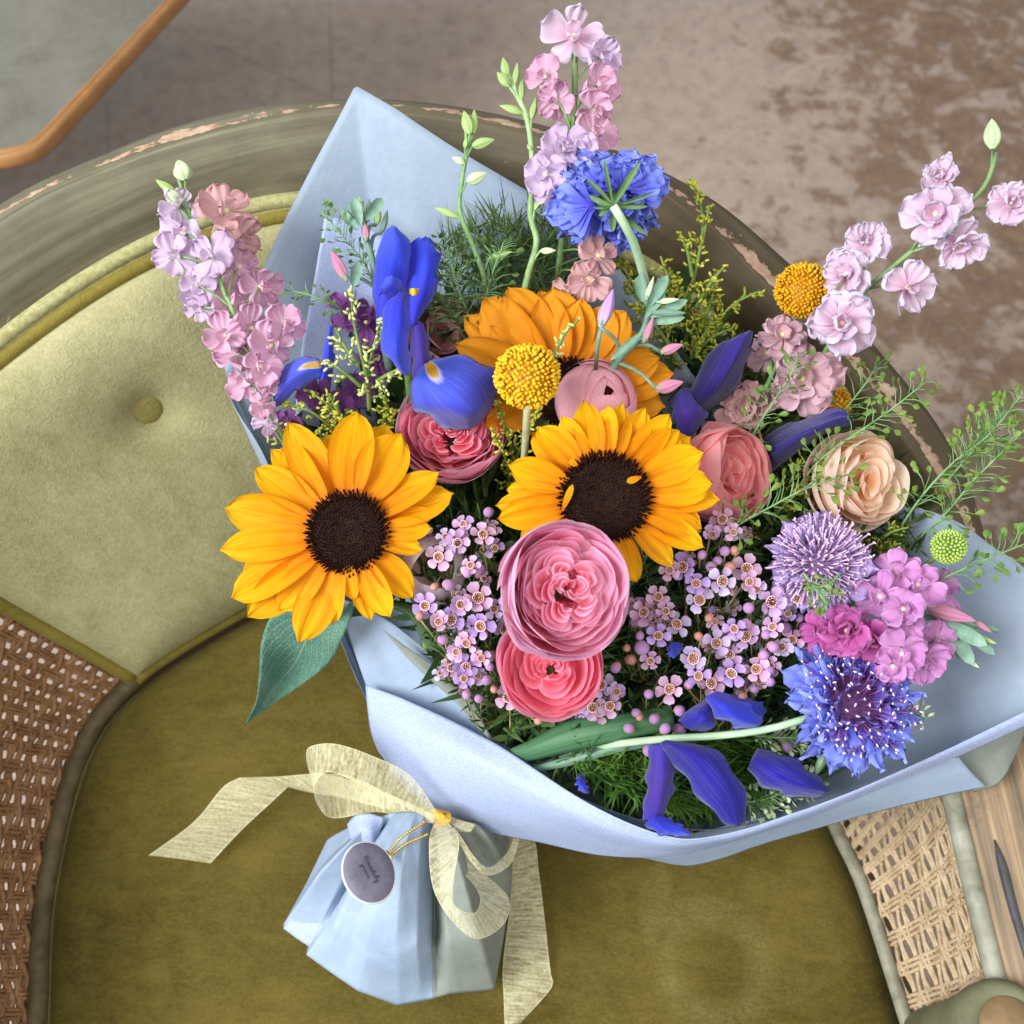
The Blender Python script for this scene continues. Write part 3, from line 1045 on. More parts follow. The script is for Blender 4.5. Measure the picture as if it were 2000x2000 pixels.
def build_tag():
    F0 = frame(722, 1703, .128, .80, .46, 0)
    sc = mpp(F0.translation)
    root = thing("gift_tag", "round grey tag with handwriting hanging on a gold chain beside the bow", "gift tag", None, F0)
    R = 59 * sc
    mt = NT("grey_tag_card")
    n = mt.noise(mt.obj(), 300, 4, .7)
    n2 = mt.noise(mt.obj(), 60, 3, .6)
    col = mt.ramp(mt.math('ADD', mt.math('MULTIPLY', n, .5), mt.math('MULTIPLY', n2, .5)), [(.35, lin((112, 108, 124))), (.65, lin((140, 136, 150)))])
    card = mt.finish(col, .5, mt.bump(n, .2, .0005), spec=.3)
    edge = plain_mat("pale_tag_edge", (206, 204, 206), (226, 224, 222), 90)
    put("card", mesh_of(g_lathe([(.0001, .0), (R * .5, 0), (R * .975, 0), (R * .985, -.0004), (R * .985, -.0016), (.0001, -.0016)], 56), "card", card), root)
    put("rim", mesh_of(g_tube([(R * math.cos(a), R * math.sin(a), -.0008) for a in np.linspace(0, 2 * math.pi, 61)], .0007, sides=8, cap=False), "rim", edge), root)
    ink = plain_mat("grey_ink", (74, 76, 94), (90, 92, 108), 90)
    txt = MB()
    r = random.Random(4)

    def scribble(x0, y0, word, s):
        """Loopy handwriting; the strokes of each letter follow one another."""
        x = x0
        for ch in word:
            st = {'C': [(.9, .9), (.3, 1.1), (0, .5), (.3, 0), (.9, .2)], 'l': [(0, 0), (.35, .9), (.2, 1.3), (.05, .8), (.3, 0)], 'o': [(.1, .3), (.3, .55), (.5, .3), (.3, 0), (.1, .3), (.5, .45)],
                  'n': [(0, 0), (.05, .5), (.1, .1), (.3, .55), (.4, .05)], 't': [(0, .1), (.3, 1.1), (.2, .3), (.4, 0)], 'y': [(0, .5), (.1, .1), (.4, .5), (.25, -.6), (0, -.5), (.4, .1)],
                  'a': [(.4, .5), (.1, .4), (.1, .05), (.4, .4), (.45, 0)], 'u': [(0, .5), (.1, 0), (.35, .5), (.45, 0)], 's': [(.3, .5), (.1, .35), (.3, .15), (.05, 0)], 'r': [(0, 0), (.05, .5), (.15, .4), (.35, .5)], 'G': [(.8, .9), (.2, 1.0), (.05, .4), (.4, 0), (.8, .4), (.5, -.5), (.2, -.4)]}[ch]
            pts = [(x + px * s, y0 + py * s + r.uniform(-.03, .03) * s, .0004) for px, py in st]
            txt.add(g_tube(crv(pts, 14), .00030, sides=5))
            x += (.62 if ch.islower() else 1.0) * s
    scribble(-R * .50, R * .04, "Cnuoutnly", R * .155)
    scribble(-R * .34, -R * .20, "ynuanu", R * .14)
    put("lettering", txt.mesh("lettering", ink), root, M=Matrix.Rotation(math.radians(-52), 4, 'Z'))
    # eyelet and chain, in the tag's frame
    inv = F0.inverted()
    gold = NT("gold_chain_metal")
    gm = gold.finish(lin((214, 176, 92)), .3, None, spec=.5, metal=.7)
    ch = MB()
    for a, b, c in (((752, 1672, .116), (784, 1636, .122), (828, 1606, .120)), ((756, 1676, .114), (790, 1650, .116), (834, 1630, .114))):
        pts = crv([inv @ p for p in W([a, b, c])], 40)
        for q, p in enumerate(pts):
            ch.add(g_ellip(p, pts[min(q + 1, 39)] - pts[max(q - 1, 0)], .0011, .0009 if q % 2 else .0006, 6, 4))
    ch.add(g_tube(crv([inv @ p for p in W([(746, 1668, .113), (756, 1664, .117), (764, 1676, .118), (756, 1684, .115), (746, 1672, .112)])], 20), .0009, sides=6))
    put("chain", ch.mesh("chain", gm), root, kind='stuff')


build_tag()


# ------------------------------------------------------------------ flowers: shared pieces
M_STEM = plain_mat("green_stem", (86, 122, 58), (128, 158, 92), 60)
M_PALESTEM = plain_mat("pale_green_stem", (150, 182, 142), (186, 210, 172), 60)
M_LEAF = plain_mat("dark_leaf", (34, 56, 30), (64, 94, 50), 45, trans=.2)
M_SEPAL = plain_mat("green_sepal", (70, 104, 56), (120, 150, 92), 80, trans=.15)
M_GREYGREEN = plain_mat("grey_green_leaf", (96, 132, 108), (148, 178, 156), 70, trans=.15)


def petal_grid(L, Wd, nu=9, nv=7, a=.6, b=2.2, c=.6, bend=0., cup=0., ruffle=0., fr=3., ridge=0., nr=2, tip=0., seed=0, base_w=.12, z0=0.):
    """Petal along +x from the origin, facing +z. a, b, c shape its width; bend lifts it; cup hollows it; tip pulls a point."""
    r = np.random.default_rng(seed)
    u = np.linspace(0, 1, nu)
    v = np.linspace(-1, 1, nv)
    w = (u ** a) * np.maximum(1 - u ** b, 0) ** c
    w = w / w.max()
    w = np.maximum(w, base_w * (1 - u))
    ang = np.radians(bend) * u
    x = np.r_[0, np.cumsum(np.cos(ang[:-1]))] / (nu - 1) * L
    z = np.r_[0, np.cumsum(np.sin(ang[:-1]))] / (nu - 1) * L
    U, V = np.meshgrid(u, v, indexing='ij')
    X = x[:, None] + 0 * V
    X = X - (1 - tip) * (V ** 2) * .10 * L * (u[:, None] ** 3)
    Y = V * w[:, None] * Wd / 2
    ph = r.random() * 6.3
    Z = z[:, None] + cup * Wd * (V ** 2) * np.sin(np.pi * np.clip(U, .05, 1)) + ruffle * Wd * np.sin(fr * V * 2 + ph + 2 * U) * U ** 1.5 \
        + ridge * Wd * np.cos(nr * np.pi * V) * np.sin(np.pi * U) ** .7
    X = X + ruffle * L * .25 * np.sin(fr * 2.3 * V + ph * 2) * U ** 2
    return np.stack([X, Y, Z + z0], -1)


def petal_mesh(name, mat, **k):
    return mesh_of(g_grid(petal_grid(**k)), name, mat)


def stem_to_tie(root, M, r0=.0018, r1=.0014, mat=None, drop=.035, name="stem", stop=.93, offset=(0, 0, 0), bow=0.0):
    """A stem from the head of the flower down to where the bouquet is tied."""
    inv = M.inverted()
    p = M.translation
    n = Vector((M[0][2], M[1][2], M[2][2]))
    tie = TIE + Vector(((random.random() - .5) * .03, (random.random() - .5) * .02, (random.random() - .5) * .015))
    q = p - n * drop * .5
    mid = (p - n * drop) * .55 + tie * .45 - Vector((0, 0, .02 + bow))
    end = p * (1 - stop) + tie * stop
    pts = crv([inv @ p, inv @ q, inv @ mid, inv @ end], 16)
    return put(name, mesh_of(g_tube(pts, r0, r1, 7), name, mat or M_STEM), root)


# ------------------------------------------------------------------ sunflowers
M_SUN = petal_mat("sunflower_petal", [(0, (222, 108, 0)), (.25, (244, 150, 0)), (.7, (255, 178, 0)), (1, (255, 192, 8))], vein=.85, freq=9, trans=.30, rough=.5, vary=.07, bump=.6)
M_SUN_DEEP = petal_mat("deep_sunflower_petal", [(0, (200, 104, 4)), (.4, (222, 136, 10)), (1, (236, 158, 28))], vein=.5, freq=7, trans=.25, rough=.5, vary=.07, bump=.6)
M_DISC = plain_mat("dark_disc", (22, 10, 8), (46, 24, 16), 300, rough=.8, bump=.4, vary=0, spec=.15)
M_DISC2 = plain_mat("dark_floret", (26, 12, 8), (58, 28, 16), 420, rough=.8, vary=0, spec=.15)
SUN_MESH = {}


def disc_meshes(rd):
    d = mesh_of(g_lathe([(.0001, .0022), (rd * .25, .0026), (rd * .55, .0042), (rd * .8, .0042), (rd * .96, .0018), (rd, -.001), (rd * .9, -.005), (.0001, -.006)], 36), "disc", M_DISC)
    mb = MB()
    r = random.Random(3)
    N = 620
    for k in range(N):
        f = math.sqrt((k + .5) / N)
        a = k * 2.39996
        rr = f * rd * 1.02 + r.gauss(0, .00022)
        a += r.gauss(0, .012)
        h = float(np.interp(f, [0, .3, .6, .8, 1], [.0022, .0028, .0042, .0040, .0012]))
        out = max(0, f - .55) * 1.9 + r.uniform(-.12, .12)
        ax = (math.cos(a) * out, math.sin(a) * out, 1)
        L = (.0009 if f < .35 else .0014 if f < .8 else .0028) * r.uniform(.8, 1.25)
        ln = math.sqrt(1 + out * out)
        p0 = Vector((math.cos(a) * rr, math.sin(a) * rr, h - .0006))
        p1 = p0 + Vector(ax) / ln * L * 1.5
        mb.add(g_tube([p0, p0 * .4 + p1 * .6, p1], [.00062, .0006, .00022], sides=4))
    return d, mb.mesh("disc_florets", M_DISC2, False)


def sunflower(label, px, py, h, tx, ty, rd_px, tips, mat=M_SUN, wk=1.0, show_disc=True, dip=0.0):
    M = frame(px, py, h, tx, ty)
    sc = mpp(M.translation)
    rd = rd_px * sc
    root = thing("sunflower", label, "sunflower", "sunflowers in the bouquet", M)
    dm, fm = disc_meshes(rd)
    d = put("disc", dm, root)
    put("disc_florets", fm, d, kind='stuff')
    r = random.Random(int(px))
    for i, tpl in enumerate(tips):
        tx_, ty_ = tpl[0], tpl[1]
        lift = tpl[2] if len(tpl) > 2 else (0.001 if i % 2 else -.0012)
        wf = tpl[3] if len(tpl) > 3 else 1.0
        x, y = to_local(M, tx_, ty_, lift)
        dist = math.hypot(x, y)
        a = math.atan2(y, x)
        b0 = rd * .80
        L = max(dist - b0, .012) * 1.04
        Wd = min(max(L * .46, .0125), .0205) * wk * wf * r.uniform(.86, 1.1)
        me = petal_mesh("petal", mat, L=L, Wd=Wd, nu=12, nv=11, a=r.uniform(.42, .6), b=r.uniform(1.9, 2.5), c=r.uniform(.62, .78), bend=r.uniform(-34, 14), cup=r.uniform(.04, .22), ruffle=.035,
                        ridge=-.035, nr=2.5, tip=.8, seed=int(px) * 31 + i, base_w=.35)
        pitch = r.uniform(-3, 5) + (10 if lift > .004 else 0)
        m = Matrix.Rotation(a, 4, 'Z') @ tr(b0, 0, lift - .001 + r.uniform(-.0006, .0006)) @ rot('Y', -pitch) @ rot('X', r.uniform(-24, 24))
        put("petal", me, root, m)
    for i in range(14):
        me = SUN_MESH.setdefault("sep%d" % (i % 3), petal_mesh("sepal", M_SEPAL, L=rd * 1.25, Wd=rd * .5, bend=-12, seed=i % 3, tip=.9, b=1.6, c=.9))
        put("sepal", me, root, Matrix.Rotation(i * 6.283 / 14, 4, 'Z') @ tr(rd * .35, 0, -.007) @ rot('Y', 8))
    if px < 800:
        iv = M.inverted()
        put("stem", mesh_of(g_tube(crv([Vector((0, 0, -.004)), Vector((.006, 0, -.03)), iv @ at(790, 1090, .175), iv @ at(850, 1200, .12)], 12), .0036, .0032, 8), "stem", M_STEM), root)
    else:
        stem_to_tie(root, M, .0036, .003, M_STEM, .04)
    return root


sunflower("sunflower whose petals overhang the chair seat, with a big green leaf below it", 681, 1041, .246, -.22, .16, 76,
          [(691, 795, .002, 1.25), (750, 817, -.001), (778, 842, .002, 1.3), (855, 927, .001), (880, 964, -.001), (840, 1031, .003), (822, 1075, .002), (807, 1160, .002, 1.1), (760, 1202, .003, 1.0), (683, 1172, .004, .8), (636, 1215, .001),
           (585, 1250, -.001, 1.1), (545, 1190, .001), (486, 1200, -.002), (460, 1167, .001, 1.15), (462, 1125, -.003), (437, 1073, .002, 1.2), (442, 991, .001, 1.25), (504, 919, .001), (518, 869, -.003, .8), (539, 860, .002), (569, 832, -.001, 1.2), (640, 850, -.003), (722, 1208, -.002), (845, 1000, -.003), (520, 1090, -.003)])
S2 = sunflower("sunflower facing up directly behind the large pink rose", 1181, 972, .276, .06, .10, 84,
          [(1136, 777, .001), (1164, 807, .003, .9), (1191, 795, .0), (1218, 785, .002), (1308, 810, -.001), (1333, 840, .002, 1.25), (1352, 849, -.003), (1370, 884, .002, 1.2), (1387, 944, .001, 1.1), (1402, 976, -.002), (1377, 1023, .002, 1.2),
           (1372, 1045, .0), (1370, 1068, -.002), (1313, 1103, .002, 1.2), (1243, 1135, .001, 1.0), (1200, 1120, .0), (970, 995, -.001), (975, 1011, .001, 1.1), (1012, 1052, -.001), (997, 909, .002, 1.15), (1057, 825, .001, 1.1), (1034, 844, -.003), (1100, 815, -.003), (1120, 1100, .0), (1060, 1090, .0), (1260, 800, -.003), (990, 960, .0)])
for x, y, an, L, bd in ((1098, 998, 68, .014, 10), (1252, 932, -160, .008, 20), (1128, 910, 150, .005, 10)):
    lx, ly = to_local(S2.matrix_basis, x, y, .006)
    put("petal", petal_mesh("petal", M_SUN, L=L, Wd=.0034, bend=bd, tip=.9, seed=x, base_w=.4), S2, tr(lx, ly, .0075) @ rot('Z', an))
xs = ()
for x, y, an, L in xs:
    lx, ly = to_local(S2.matrix_basis, x, y, .006)
    put("petal", petal_mesh("petal", M_SUN, L=L, Wd=.012, bend=-50, cup=.2, tip=.6, seed=x, ridge=-.03, base_w=.5), S2, tr(lx, ly, .009) @ rot('Z', an))
sunflower("deep orange sunflower half hidden behind the round yellow craspedia", 1108, 765, .262, .02, -.10, 62,
          [(893, 677, .001, 1.2), (905, 700, -.001), (911, 612, -.002), (933, 590, .001, 1.2), (960, 640, .002), (994, 565, -.001, 1.1), (1045, 572, .001, 1.3), (1081, 565, .001, 1.2), (1135, 583, -.001, 1.0), (1153, 605, .002), (1190, 600, .0, 1.1), (1222, 612, .001, 1.2), (1266, 656, -.001, 1.1), (1285, 700, .001), (1313, 728, .0), (1300, 790, .0), (900, 770, .0), (950, 830, 0)], mat=M_SUN_DEEP, wk=1.15)


# ------------------------------------------------------------------ roses
def rose_mats(nm, inner, mid, rim, outer):
    a = petal_mat(nm + "_petal", [(0, inner), (.55, mid), (.9, rim), (1, rim)], vein=.22, freq=12, trans=.46, rough=.55, edge=rim, edge_w=.10, vary=.05, back=outer, bump=.4)
    b = petal_mat(nm + "_outer_petal", [(0, mid), (.5, rim), (1, outer)], vein=.25, freq=14, trans=.42, rough=.55, edge=outer, edge_w=.12, vary=.04, back=outer, bump=.45)
    return a, b


ROSE_PINK = rose_mats("pink_rose", (230, 80, 98), (250, 130, 150), (255, 190, 214), (254, 216, 238))
ROSE_HOT = rose_mats("hot_pink_rose", (224, 66, 92), (248, 112, 134), (255, 162, 182), (255, 184, 206))
ROSE_DEEP = rose_mats("deep_pink_rose", (206, 56, 74), (238, 104, 116), (252, 168, 184), (255, 206, 224))
ROSE_BUD = rose_mats("round_rose", (214, 84, 110), (246, 164, 178), (254, 196, 204), (255, 202, 212))
ROSE_CORAL = rose_mats("coral_rose", (228, 100, 102), (250, 150, 146), (255, 186, 182), (255, 182, 184))
ROSE_PEACH = rose_mats("peach_rose", (240, 168, 110), (254, 212, 170), (255, 234, 210), (255, 230, 212))
ROSE_CREAM = rose_mats("cream_rose", (220, 180, 160), (238, 214, 200), (244, 230, 222), (232, 218, 226))
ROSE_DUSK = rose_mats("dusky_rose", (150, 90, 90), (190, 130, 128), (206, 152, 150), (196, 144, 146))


def rose(label, px, py, h, tx, ty, rpx, mats, layers, stretch=1.0, roll=0, seed=1, cup=1.0, wave=1.0, whorls=()):
    """layers: (radius share, rim angle in degrees, number of petals, lift) from the outside to the heart;
    whorls: (x, y, scale, turn), small separate hearts folded inside the bowl."""
    M = frame(px, py, h, tx, ty, roll)
    R = rpx * mpp(M.translation)
    root = thing("rose", label, "rose", "roses in the bouquet", M)
    r = np.random.default_rng(seed)
    a0 = r.random() * 6.28
    todo = [(0, 0, fr, deg, num, lift, li, None) for li, (fr, deg, num, lift) in enumerate(layers)]
    for ang, foc, big, cnt in whorls:
        for q in range(cnt):
            fr = big * (1 - q / (cnt + .4))
            todo.append((foc * math.cos(ang), foc * math.sin(ang), fr, 76 + 14 * q / cnt + r.uniform(-5, 5), 1, .12 + .10 * q / cnt + r.uniform(-.03, .03), 5 + q, ang + r.uniform(-.35, .35)))
    for ox, oy, fr, deg, num, lift, li, turn in todo:
        outer = li < 2
        for k in range(num):
            a0 += 6.283 / num + r.uniform(-.3, .3)
            rad = R * fr * r.uniform(.94, 1.05)
            half = math.pi / num * r.uniform(1.15, 1.5)
            half = min(half, 1.5) if turn is None else r.uniform(1.0, 1.55)
            if turn is not None:
                a0 = turn
            nu, nv = 11, 19
            u = np.linspace(.0, 1, nu); v = np.linspace(-1, 1, nv)
            U, V = np.meshgrid(u, v, indexing='ij')
            top = deg * (1 + r.uniform(-.05, .03))
            th = np.radians(14 + (top - 14) * U - 30 * (np.abs(V) ** 2.6) * U ** 1.5)
            inner = 1 - fr
            fold = wave * ((.035 + .20 * inner) * np.sin(V * r.uniform(1.6, 3.4) + r.random() * 6) * U + (.012 + .03 * inner) * np.sin(V * r.uniform(6, 9) + r.random() * 6) * U ** 3)
            rho = rad * np.sin(th) * (1 + fold)
            rho = rho + np.clip(U - .84, 0, 1) * R * (.22 if li < 5 else .12) * r.uniform(-.3, 1.0)
            rho = rho + (V * R * .030)                  # one edge tucked under its neighbour
            phi = V * half * (.4 + .6 * U ** .5)
            z = -rad * np.cos(th) * cup + R * lift + wave * R * .035 * np.sin(V * r.uniform(2, 4.5) + r.random() * 6) * U ** 2 - np.clip(U - .84, 0, 1) * R * .16
            P = np.stack([rho * np.cos(phi), rho * np.sin(phi) * stretch, z], -1)
            me = mesh_of(g_grid(P), "petal", mats[1] if outer else mats[0])
            put("petal", me, root, tr(ox * R, oy * R, 0) @ Matrix.Rotation(a0, 4, 'Z') @ rot('Y', r.uniform(-5, 5) + (6 if turn is not None else 0)))
    for k in range(5):
        me = SUN_MESH.setdefault("rsep%d" % k, petal_mesh("sepal", M_SEPAL, L=.016, Wd=.006, bend=20, tip=.9, seed=k))
        put("sepal", me, root, tr(0, 0, -R * .98) @ Matrix.Rotation(k * 1.2566, 4, 'Z'))
    stem_to_tie(root, M @ tr(0, 0, -R * .95), .0028, .0022, M_STEM, .03)
    root.children[-1].matrix_basis = tr(0, 0, -R * .95)
    return root


FULL = [(1.0, 90, 3, .0), (.99, 98, 4, .0), (.95, 98, 4, .02), (.90, 96, 5, .05), (.85, 94, 5, .08), (.79, 90, 5, .10), (.73, 87, 5, .12), (.66, 84, 5, .13)]
WH = [(.5, .20, .52, 7), (1.9, .22, .48, 6), (3.1, .18, .50, 6), (4.2, .24, .46, 6), (5.5, .22, .50, 7), (2.6, .05, .28, 4), (.0, .06, .26, 4), (4.6, .02, .16, 3), (1.4, .02, .14, 3)]
rose("large many petalled pink rose in the middle, opened flat below a sunflower", 1112, 1150, .284, .40, .12, 132, ROSE_PINK, FULL, seed=5, whorls=WH, stretch=1.07)
rose("hot pink rose tucked under the large pink rose", 1076, 1302, .236, -.02, .06, 106, ROSE_HOT, [(1.0, 94, 3, 0), (.97, 102, 4, 0), (.92, 97, 4, .02), (.85, 92, 4, .04), (.78, 86, 3, .06), (.68, 78, 3, .04)], seed=8, whorls=[(1.2, .15, .55, 5), (3.0, .12, .5, 4), (5.2, .1, .5, 4), (.4, .03, .34, 4), (3.4, .04, .3, 4), (2.0, .0, .2, 3)])
rose("deep pink rose cupped beneath the broad blue iris petal", 880, 838, .250, -.06, .42, 106, ROSE_DEEP, FULL, seed=11, whorls=WH)
rose("round half closed pink rose between two sunflowers", 1163, 782, .262, .34, .36, 78, ROSE_BUD, [(1.0, 134, 3, 0), (.98, 142, 3, 0), (.95, 150, 3, 0), (.9, 158, 3, 0), (.82, 166, 3, .06), (.7, 172, 3, .18), (.5, 172, 3, .36)], seed=14, wave=.6)
rose("coral pink rose at the edge of the sunflower, seen from its side", 1418, 928, .246, 1.0, .15, 92, ROSE_CORAL, [(1.0, 104, 4, 0), (.98, 112, 4, 0), (.95, 116, 5, .03), (.89, 116, 5, .08), (.82, 112, 5, .13), (.74, 108, 5, .18), (.64, 102, 5, .24), (.52, 98, 4, .30), (.4, 92, 4, .34), (.26, 88, 3, .36)], seed=17, wave=1.5, cup=1.1, stretch=1.25)
rose("peach rose with frilled apricot heart near the caned arm", 1692, 942, .256, .75, .05, 88, ROSE_PEACH, [(1.28, 70, 3, -.18), (1.12, 84, 3, -.06), (.98, 98, 3, .02), (.86, 102, 4, .08), (.74, 100, 4, .12), (.6, 98, 4, .18), (.46, 96, 3, .2), (.3, 92, 3, .22)], seed=20, wave=1.7)
rose("pale cream rose almost hidden under a sunflower petal", 848, 1112, .222, .1, .1, 66, ROSE_CREAM, [(1.0, 120, 4, 0), (.95, 136, 4, 0), (.9, 144, 3, 0)], seed=23, wave=.5)
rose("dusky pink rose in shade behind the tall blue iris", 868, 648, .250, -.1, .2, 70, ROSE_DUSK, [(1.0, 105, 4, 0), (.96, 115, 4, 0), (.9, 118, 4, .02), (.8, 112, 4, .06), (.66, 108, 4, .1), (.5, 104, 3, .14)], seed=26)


# ------------------------------------------------------------------ irises
def iris_mat(name, a, b, c, signal=True, vein=.45):
    t = NT(name)
    uvv, u, v = t.uv()
    st = t.noise(t.scale(uvv, (1.0, 26, 1)), 1.0, 3, .65)
    col = t.ramp(u, [(0, lin(a)), (.5, lin(b)), (1, lin(c))])
    light = t.mix(.6, col, lin((150, 160, 250)))
    dark = t.mix(.55, col, lin((30, 16, 90)))
    col = t.mix(t.math('MULTIPLY', t.math('MULTIPLY_ADD', st, 3.2, -1.65, clamp=True), vein), col, light)
    col = t.mix(t.math('MULTIPLY', t.math('MULTIPLY_ADD', st, -3.2, 1.4, clamp=True), vein), col, dark)
    if signal:
        e = t.math('SUBTRACT', v, .5)
        d = t.math('ADD', t.math('MULTIPLY', t.math('MULTIPLY', e, e), 5.0), t.math('MULTIPLY', u, 1.0))
        wob = t.math('MULTIPLY_ADD', st, .08, -.04)
        d = t.math('ADD', d, wob)
        col = t.mix(t.ramp(d, [(.24, (1, 1, 1)), (.30, (0, 0, 0))]), col, lin((226, 222, 236)))
        col = t.mix(t.ramp(d, [(.19, (1, 1, 1)), (.23, (0, 0, 0))]), col, lin((244, 186, 12)))
    ed = t.math('MULTIPLY_ADD', t.math('ABSOLUTE', t.math('SUBTRACT', v, .5)), 5.0, -1.6, clamp=True)
    col = t.mix(t.math('MULTIPLY', ed, .28), col, light)
    bl = t.noise(t.obj(), 70, 4, .6)
    col = t.mix(t.math('MULTIPLY', t.math('MULTIPLY_ADD', bl, 3, -1.4, clamp=True), .3), col, dark)
    return t.finish(col, .65, t.bump(st, .6, .0015), .40, spec=.15, sheen=.3)


IRIS_FALL = iris_mat("iris_fall", (84, 112, 240), (86, 96, 226), (112, 94, 200), True, .75)
IRIS_BLUE = iris_mat("iris_blue", (66, 64, 214), (64, 80, 236), (84, 108, 246), False, .5)
IRIS_VIOLET = iris_mat("iris_violet", (82, 66, 184), (92, 64, 172), (84, 62, 190), False, .45)
IRIS_DARK = iris_mat("iris_dark", (46, 32, 100), (54, 40, 122), (68, 54, 156), False, .45)
IRIS_NAVY = iris_mat("iris_navy", (52, 40, 150), (54, 48, 184), (48, 44, 164), False, .75)


def iris(label, px, py, h, petals):
    M = tr(*at(px, py, h))
    root = thing("iris", label, "iris", "irises in the bouquet", M)
    T = np.array(tuple(M.translation))
    for nm, mat, hs, st in petals:
        rows = []
        for q, s in enumerate(st):
            hq = hs[q] if len(hs) > q else hs[-1]
            if np.isscalar(hq):
                hq = (hq, hq + .007, hq)
            rows.append([(x, y, z) for (x, y), z in zip(s, hq)])
        P = wrinkle(sheet_pts(rows, 22, 13), .0016, int(st[0][0][0]), 85)
        ee = np.linspace(-1, 1, 13)[None, :] ** 6 * np.sin(np.linspace(0, 17, 22) + st[0][0][1])[:, None] * np.sin(np.linspace(0, 3.1416, 22))[:, None]
        P[..., 2] += .0026 * ee
        fl = np.linspace(-1, 1, 13)[None, :]
        P[..., 2] += (-.0022 * np.exp(-(fl / .16) ** 2) + .0009 * np.cos(fl * 15)) * np.sin(np.linspace(.2, 3.0, 22))[:, None]
        P[..., 0] += .0010 * ee
        vv = np.linspace(-1, 1, 13)[None, :]
        P[..., 2] += .0008 * np.cos(vv * 10) * np.linspace(0, 1, 22)[:, None]
        put(nm, mesh_of(solid_grid(P - T, .0002), nm, mat), root)
    stem_to_tie(root, M @ tr(0, 0, -.02), .003, .0026, M_STEM, .03)
    root.children[-1].matrix_basis = tr(0, 0, -.02)
    return root


iris("tall blue iris with a yellow marked petal lying over the deep pink rose", 795, 700, .275, [
    ("fall", IRIS_FALL, [.285, (.282, .298, .288), (.274, .300, .284), (.262, .290, .272), (.250, .262, .256)],
     [[(822, 714), (834, 706), (846, 700)], [(801, 755), (848, 738), (890, 692)], [(812, 797), (885, 775), (957, 712)], [(858, 826), (920, 805), (971, 762)], [(898, 840), (926, 832), (947, 812)]]),
    ("fall", IRIS_FALL, [.276, (.272, .284, .274), (.266, .276, .266), .258, .250],
     [[(632, 735), (628, 712), (622, 698)], [(602, 748), (592, 722), (580, 698)], [(577, 767), (560, 742), (551, 726)], [(546, 792), (537, 778), (531, 764)], [(522, 814), (521, 811), (519, 807)]]),
    ("standard", IRIS_BLUE, [.292, .304, .318, .330, .338],
     [[(735, 640), (750, 640), (765, 640)], [(729, 560), (757, 560), (790, 558)], [(733, 508), (765, 506), (798, 525)], [(749, 458), (775, 468), (801, 476)], [(765, 441), (769, 440), (775, 444)]]),
    ("standard", IRIS_BLUE, [.288, .300, .314, .326, .332],
     [[(792, 630), (808, 632), (824, 615)], [(790, 560), (820, 568), (849, 575)], [(796, 508), (830, 505), (860, 512)], [(799, 475), (832, 468), (855, 488)], [(810, 463), (833, 459), (844, 466)]]),
    ("style_arm", IRIS_BLUE, [.318, (.322, .330, .322), (.316, .328, .316), (.306, .318, .306), .296],
     [[(776, 572), (786, 564), (797, 571)], [(750, 602), (775, 604), (798, 600)], [(745, 668), (772, 675), (800, 668)], [(763, 702), (780, 705), (801, 698)], [(785, 727), (794, 730), (804, 722)]]),
    ("style_arm", IRIS_VIOLET, [.306, (.302, .312, .300), (.296, .306, .294), .290],
     [[(796, 582), (808, 575), (824, 588)], [(797, 640), (818, 640), (839, 650)], [(800, 682), (822, 682), (840, 692)], [(806, 708), (820, 716), (834, 712)]]),
    ("crest", IRIS_BLUE, [.318, .330, .334], [[(738, 582), (748, 572), (760, 590)], [(745, 560), (762, 552), (780, 562)], [(750, 545), (766, 538), (785, 548)]]),
    ("standard", IRIS_BLUE, [.270, .278, .285], [[(622, 742), (632, 745), (645, 742)], [(630, 700), (638, 698), (652, 700)], [(642, 640), (646, 638), (651, 642)]]),
    ("signal", plain_mat("iris_signal", (236, 160, 10), (250, 200, 30), 200), [.325, .3255], [[(800, 568), (808, 564), (817, 567)], [(801, 576), (809, 578), (816, 575)]]),
])
iris("dark violet iris with folded petals between the solidago and the coral rose", 1440, 830, .235, [
    ("fall", IRIS_DARK, [.235, (.250, .268, .250), (.262, .284, .262), .284, .292],
     [[(1342, 800), (1360, 800), (1378, 806)], [(1349, 758), (1388, 762), (1436, 756)], [(1383, 688), (1425, 706), (1464, 696)], [(1430, 660), (1452, 662), (1469, 668)], [(1464, 646), (1467, 645), (1471, 648)]]),
    ("fall", IRIS_DARK, [.222, (.240, .258, .236), (.252, .272, .250), .260, .258],
     [[(1476, 868), (1480, 905), (1485, 938)], [(1522, 832), (1530, 870), (1532, 902)], [(1590, 810), (1602, 834), (1602, 854)], [(1640, 802), (1650, 815), (1656, 831)], [(1662, 820), (1665, 823), (1666, 828)]]),
    ("standard", IRIS_VIOLET, [.246, (.246, .260, .246), .236], [[(1313, 782), (1330, 762), (1347, 760)], [(1313, 815), (1342, 800), (1379, 806)], [(1328, 852), (1345, 852), (1362, 842)]]),
])
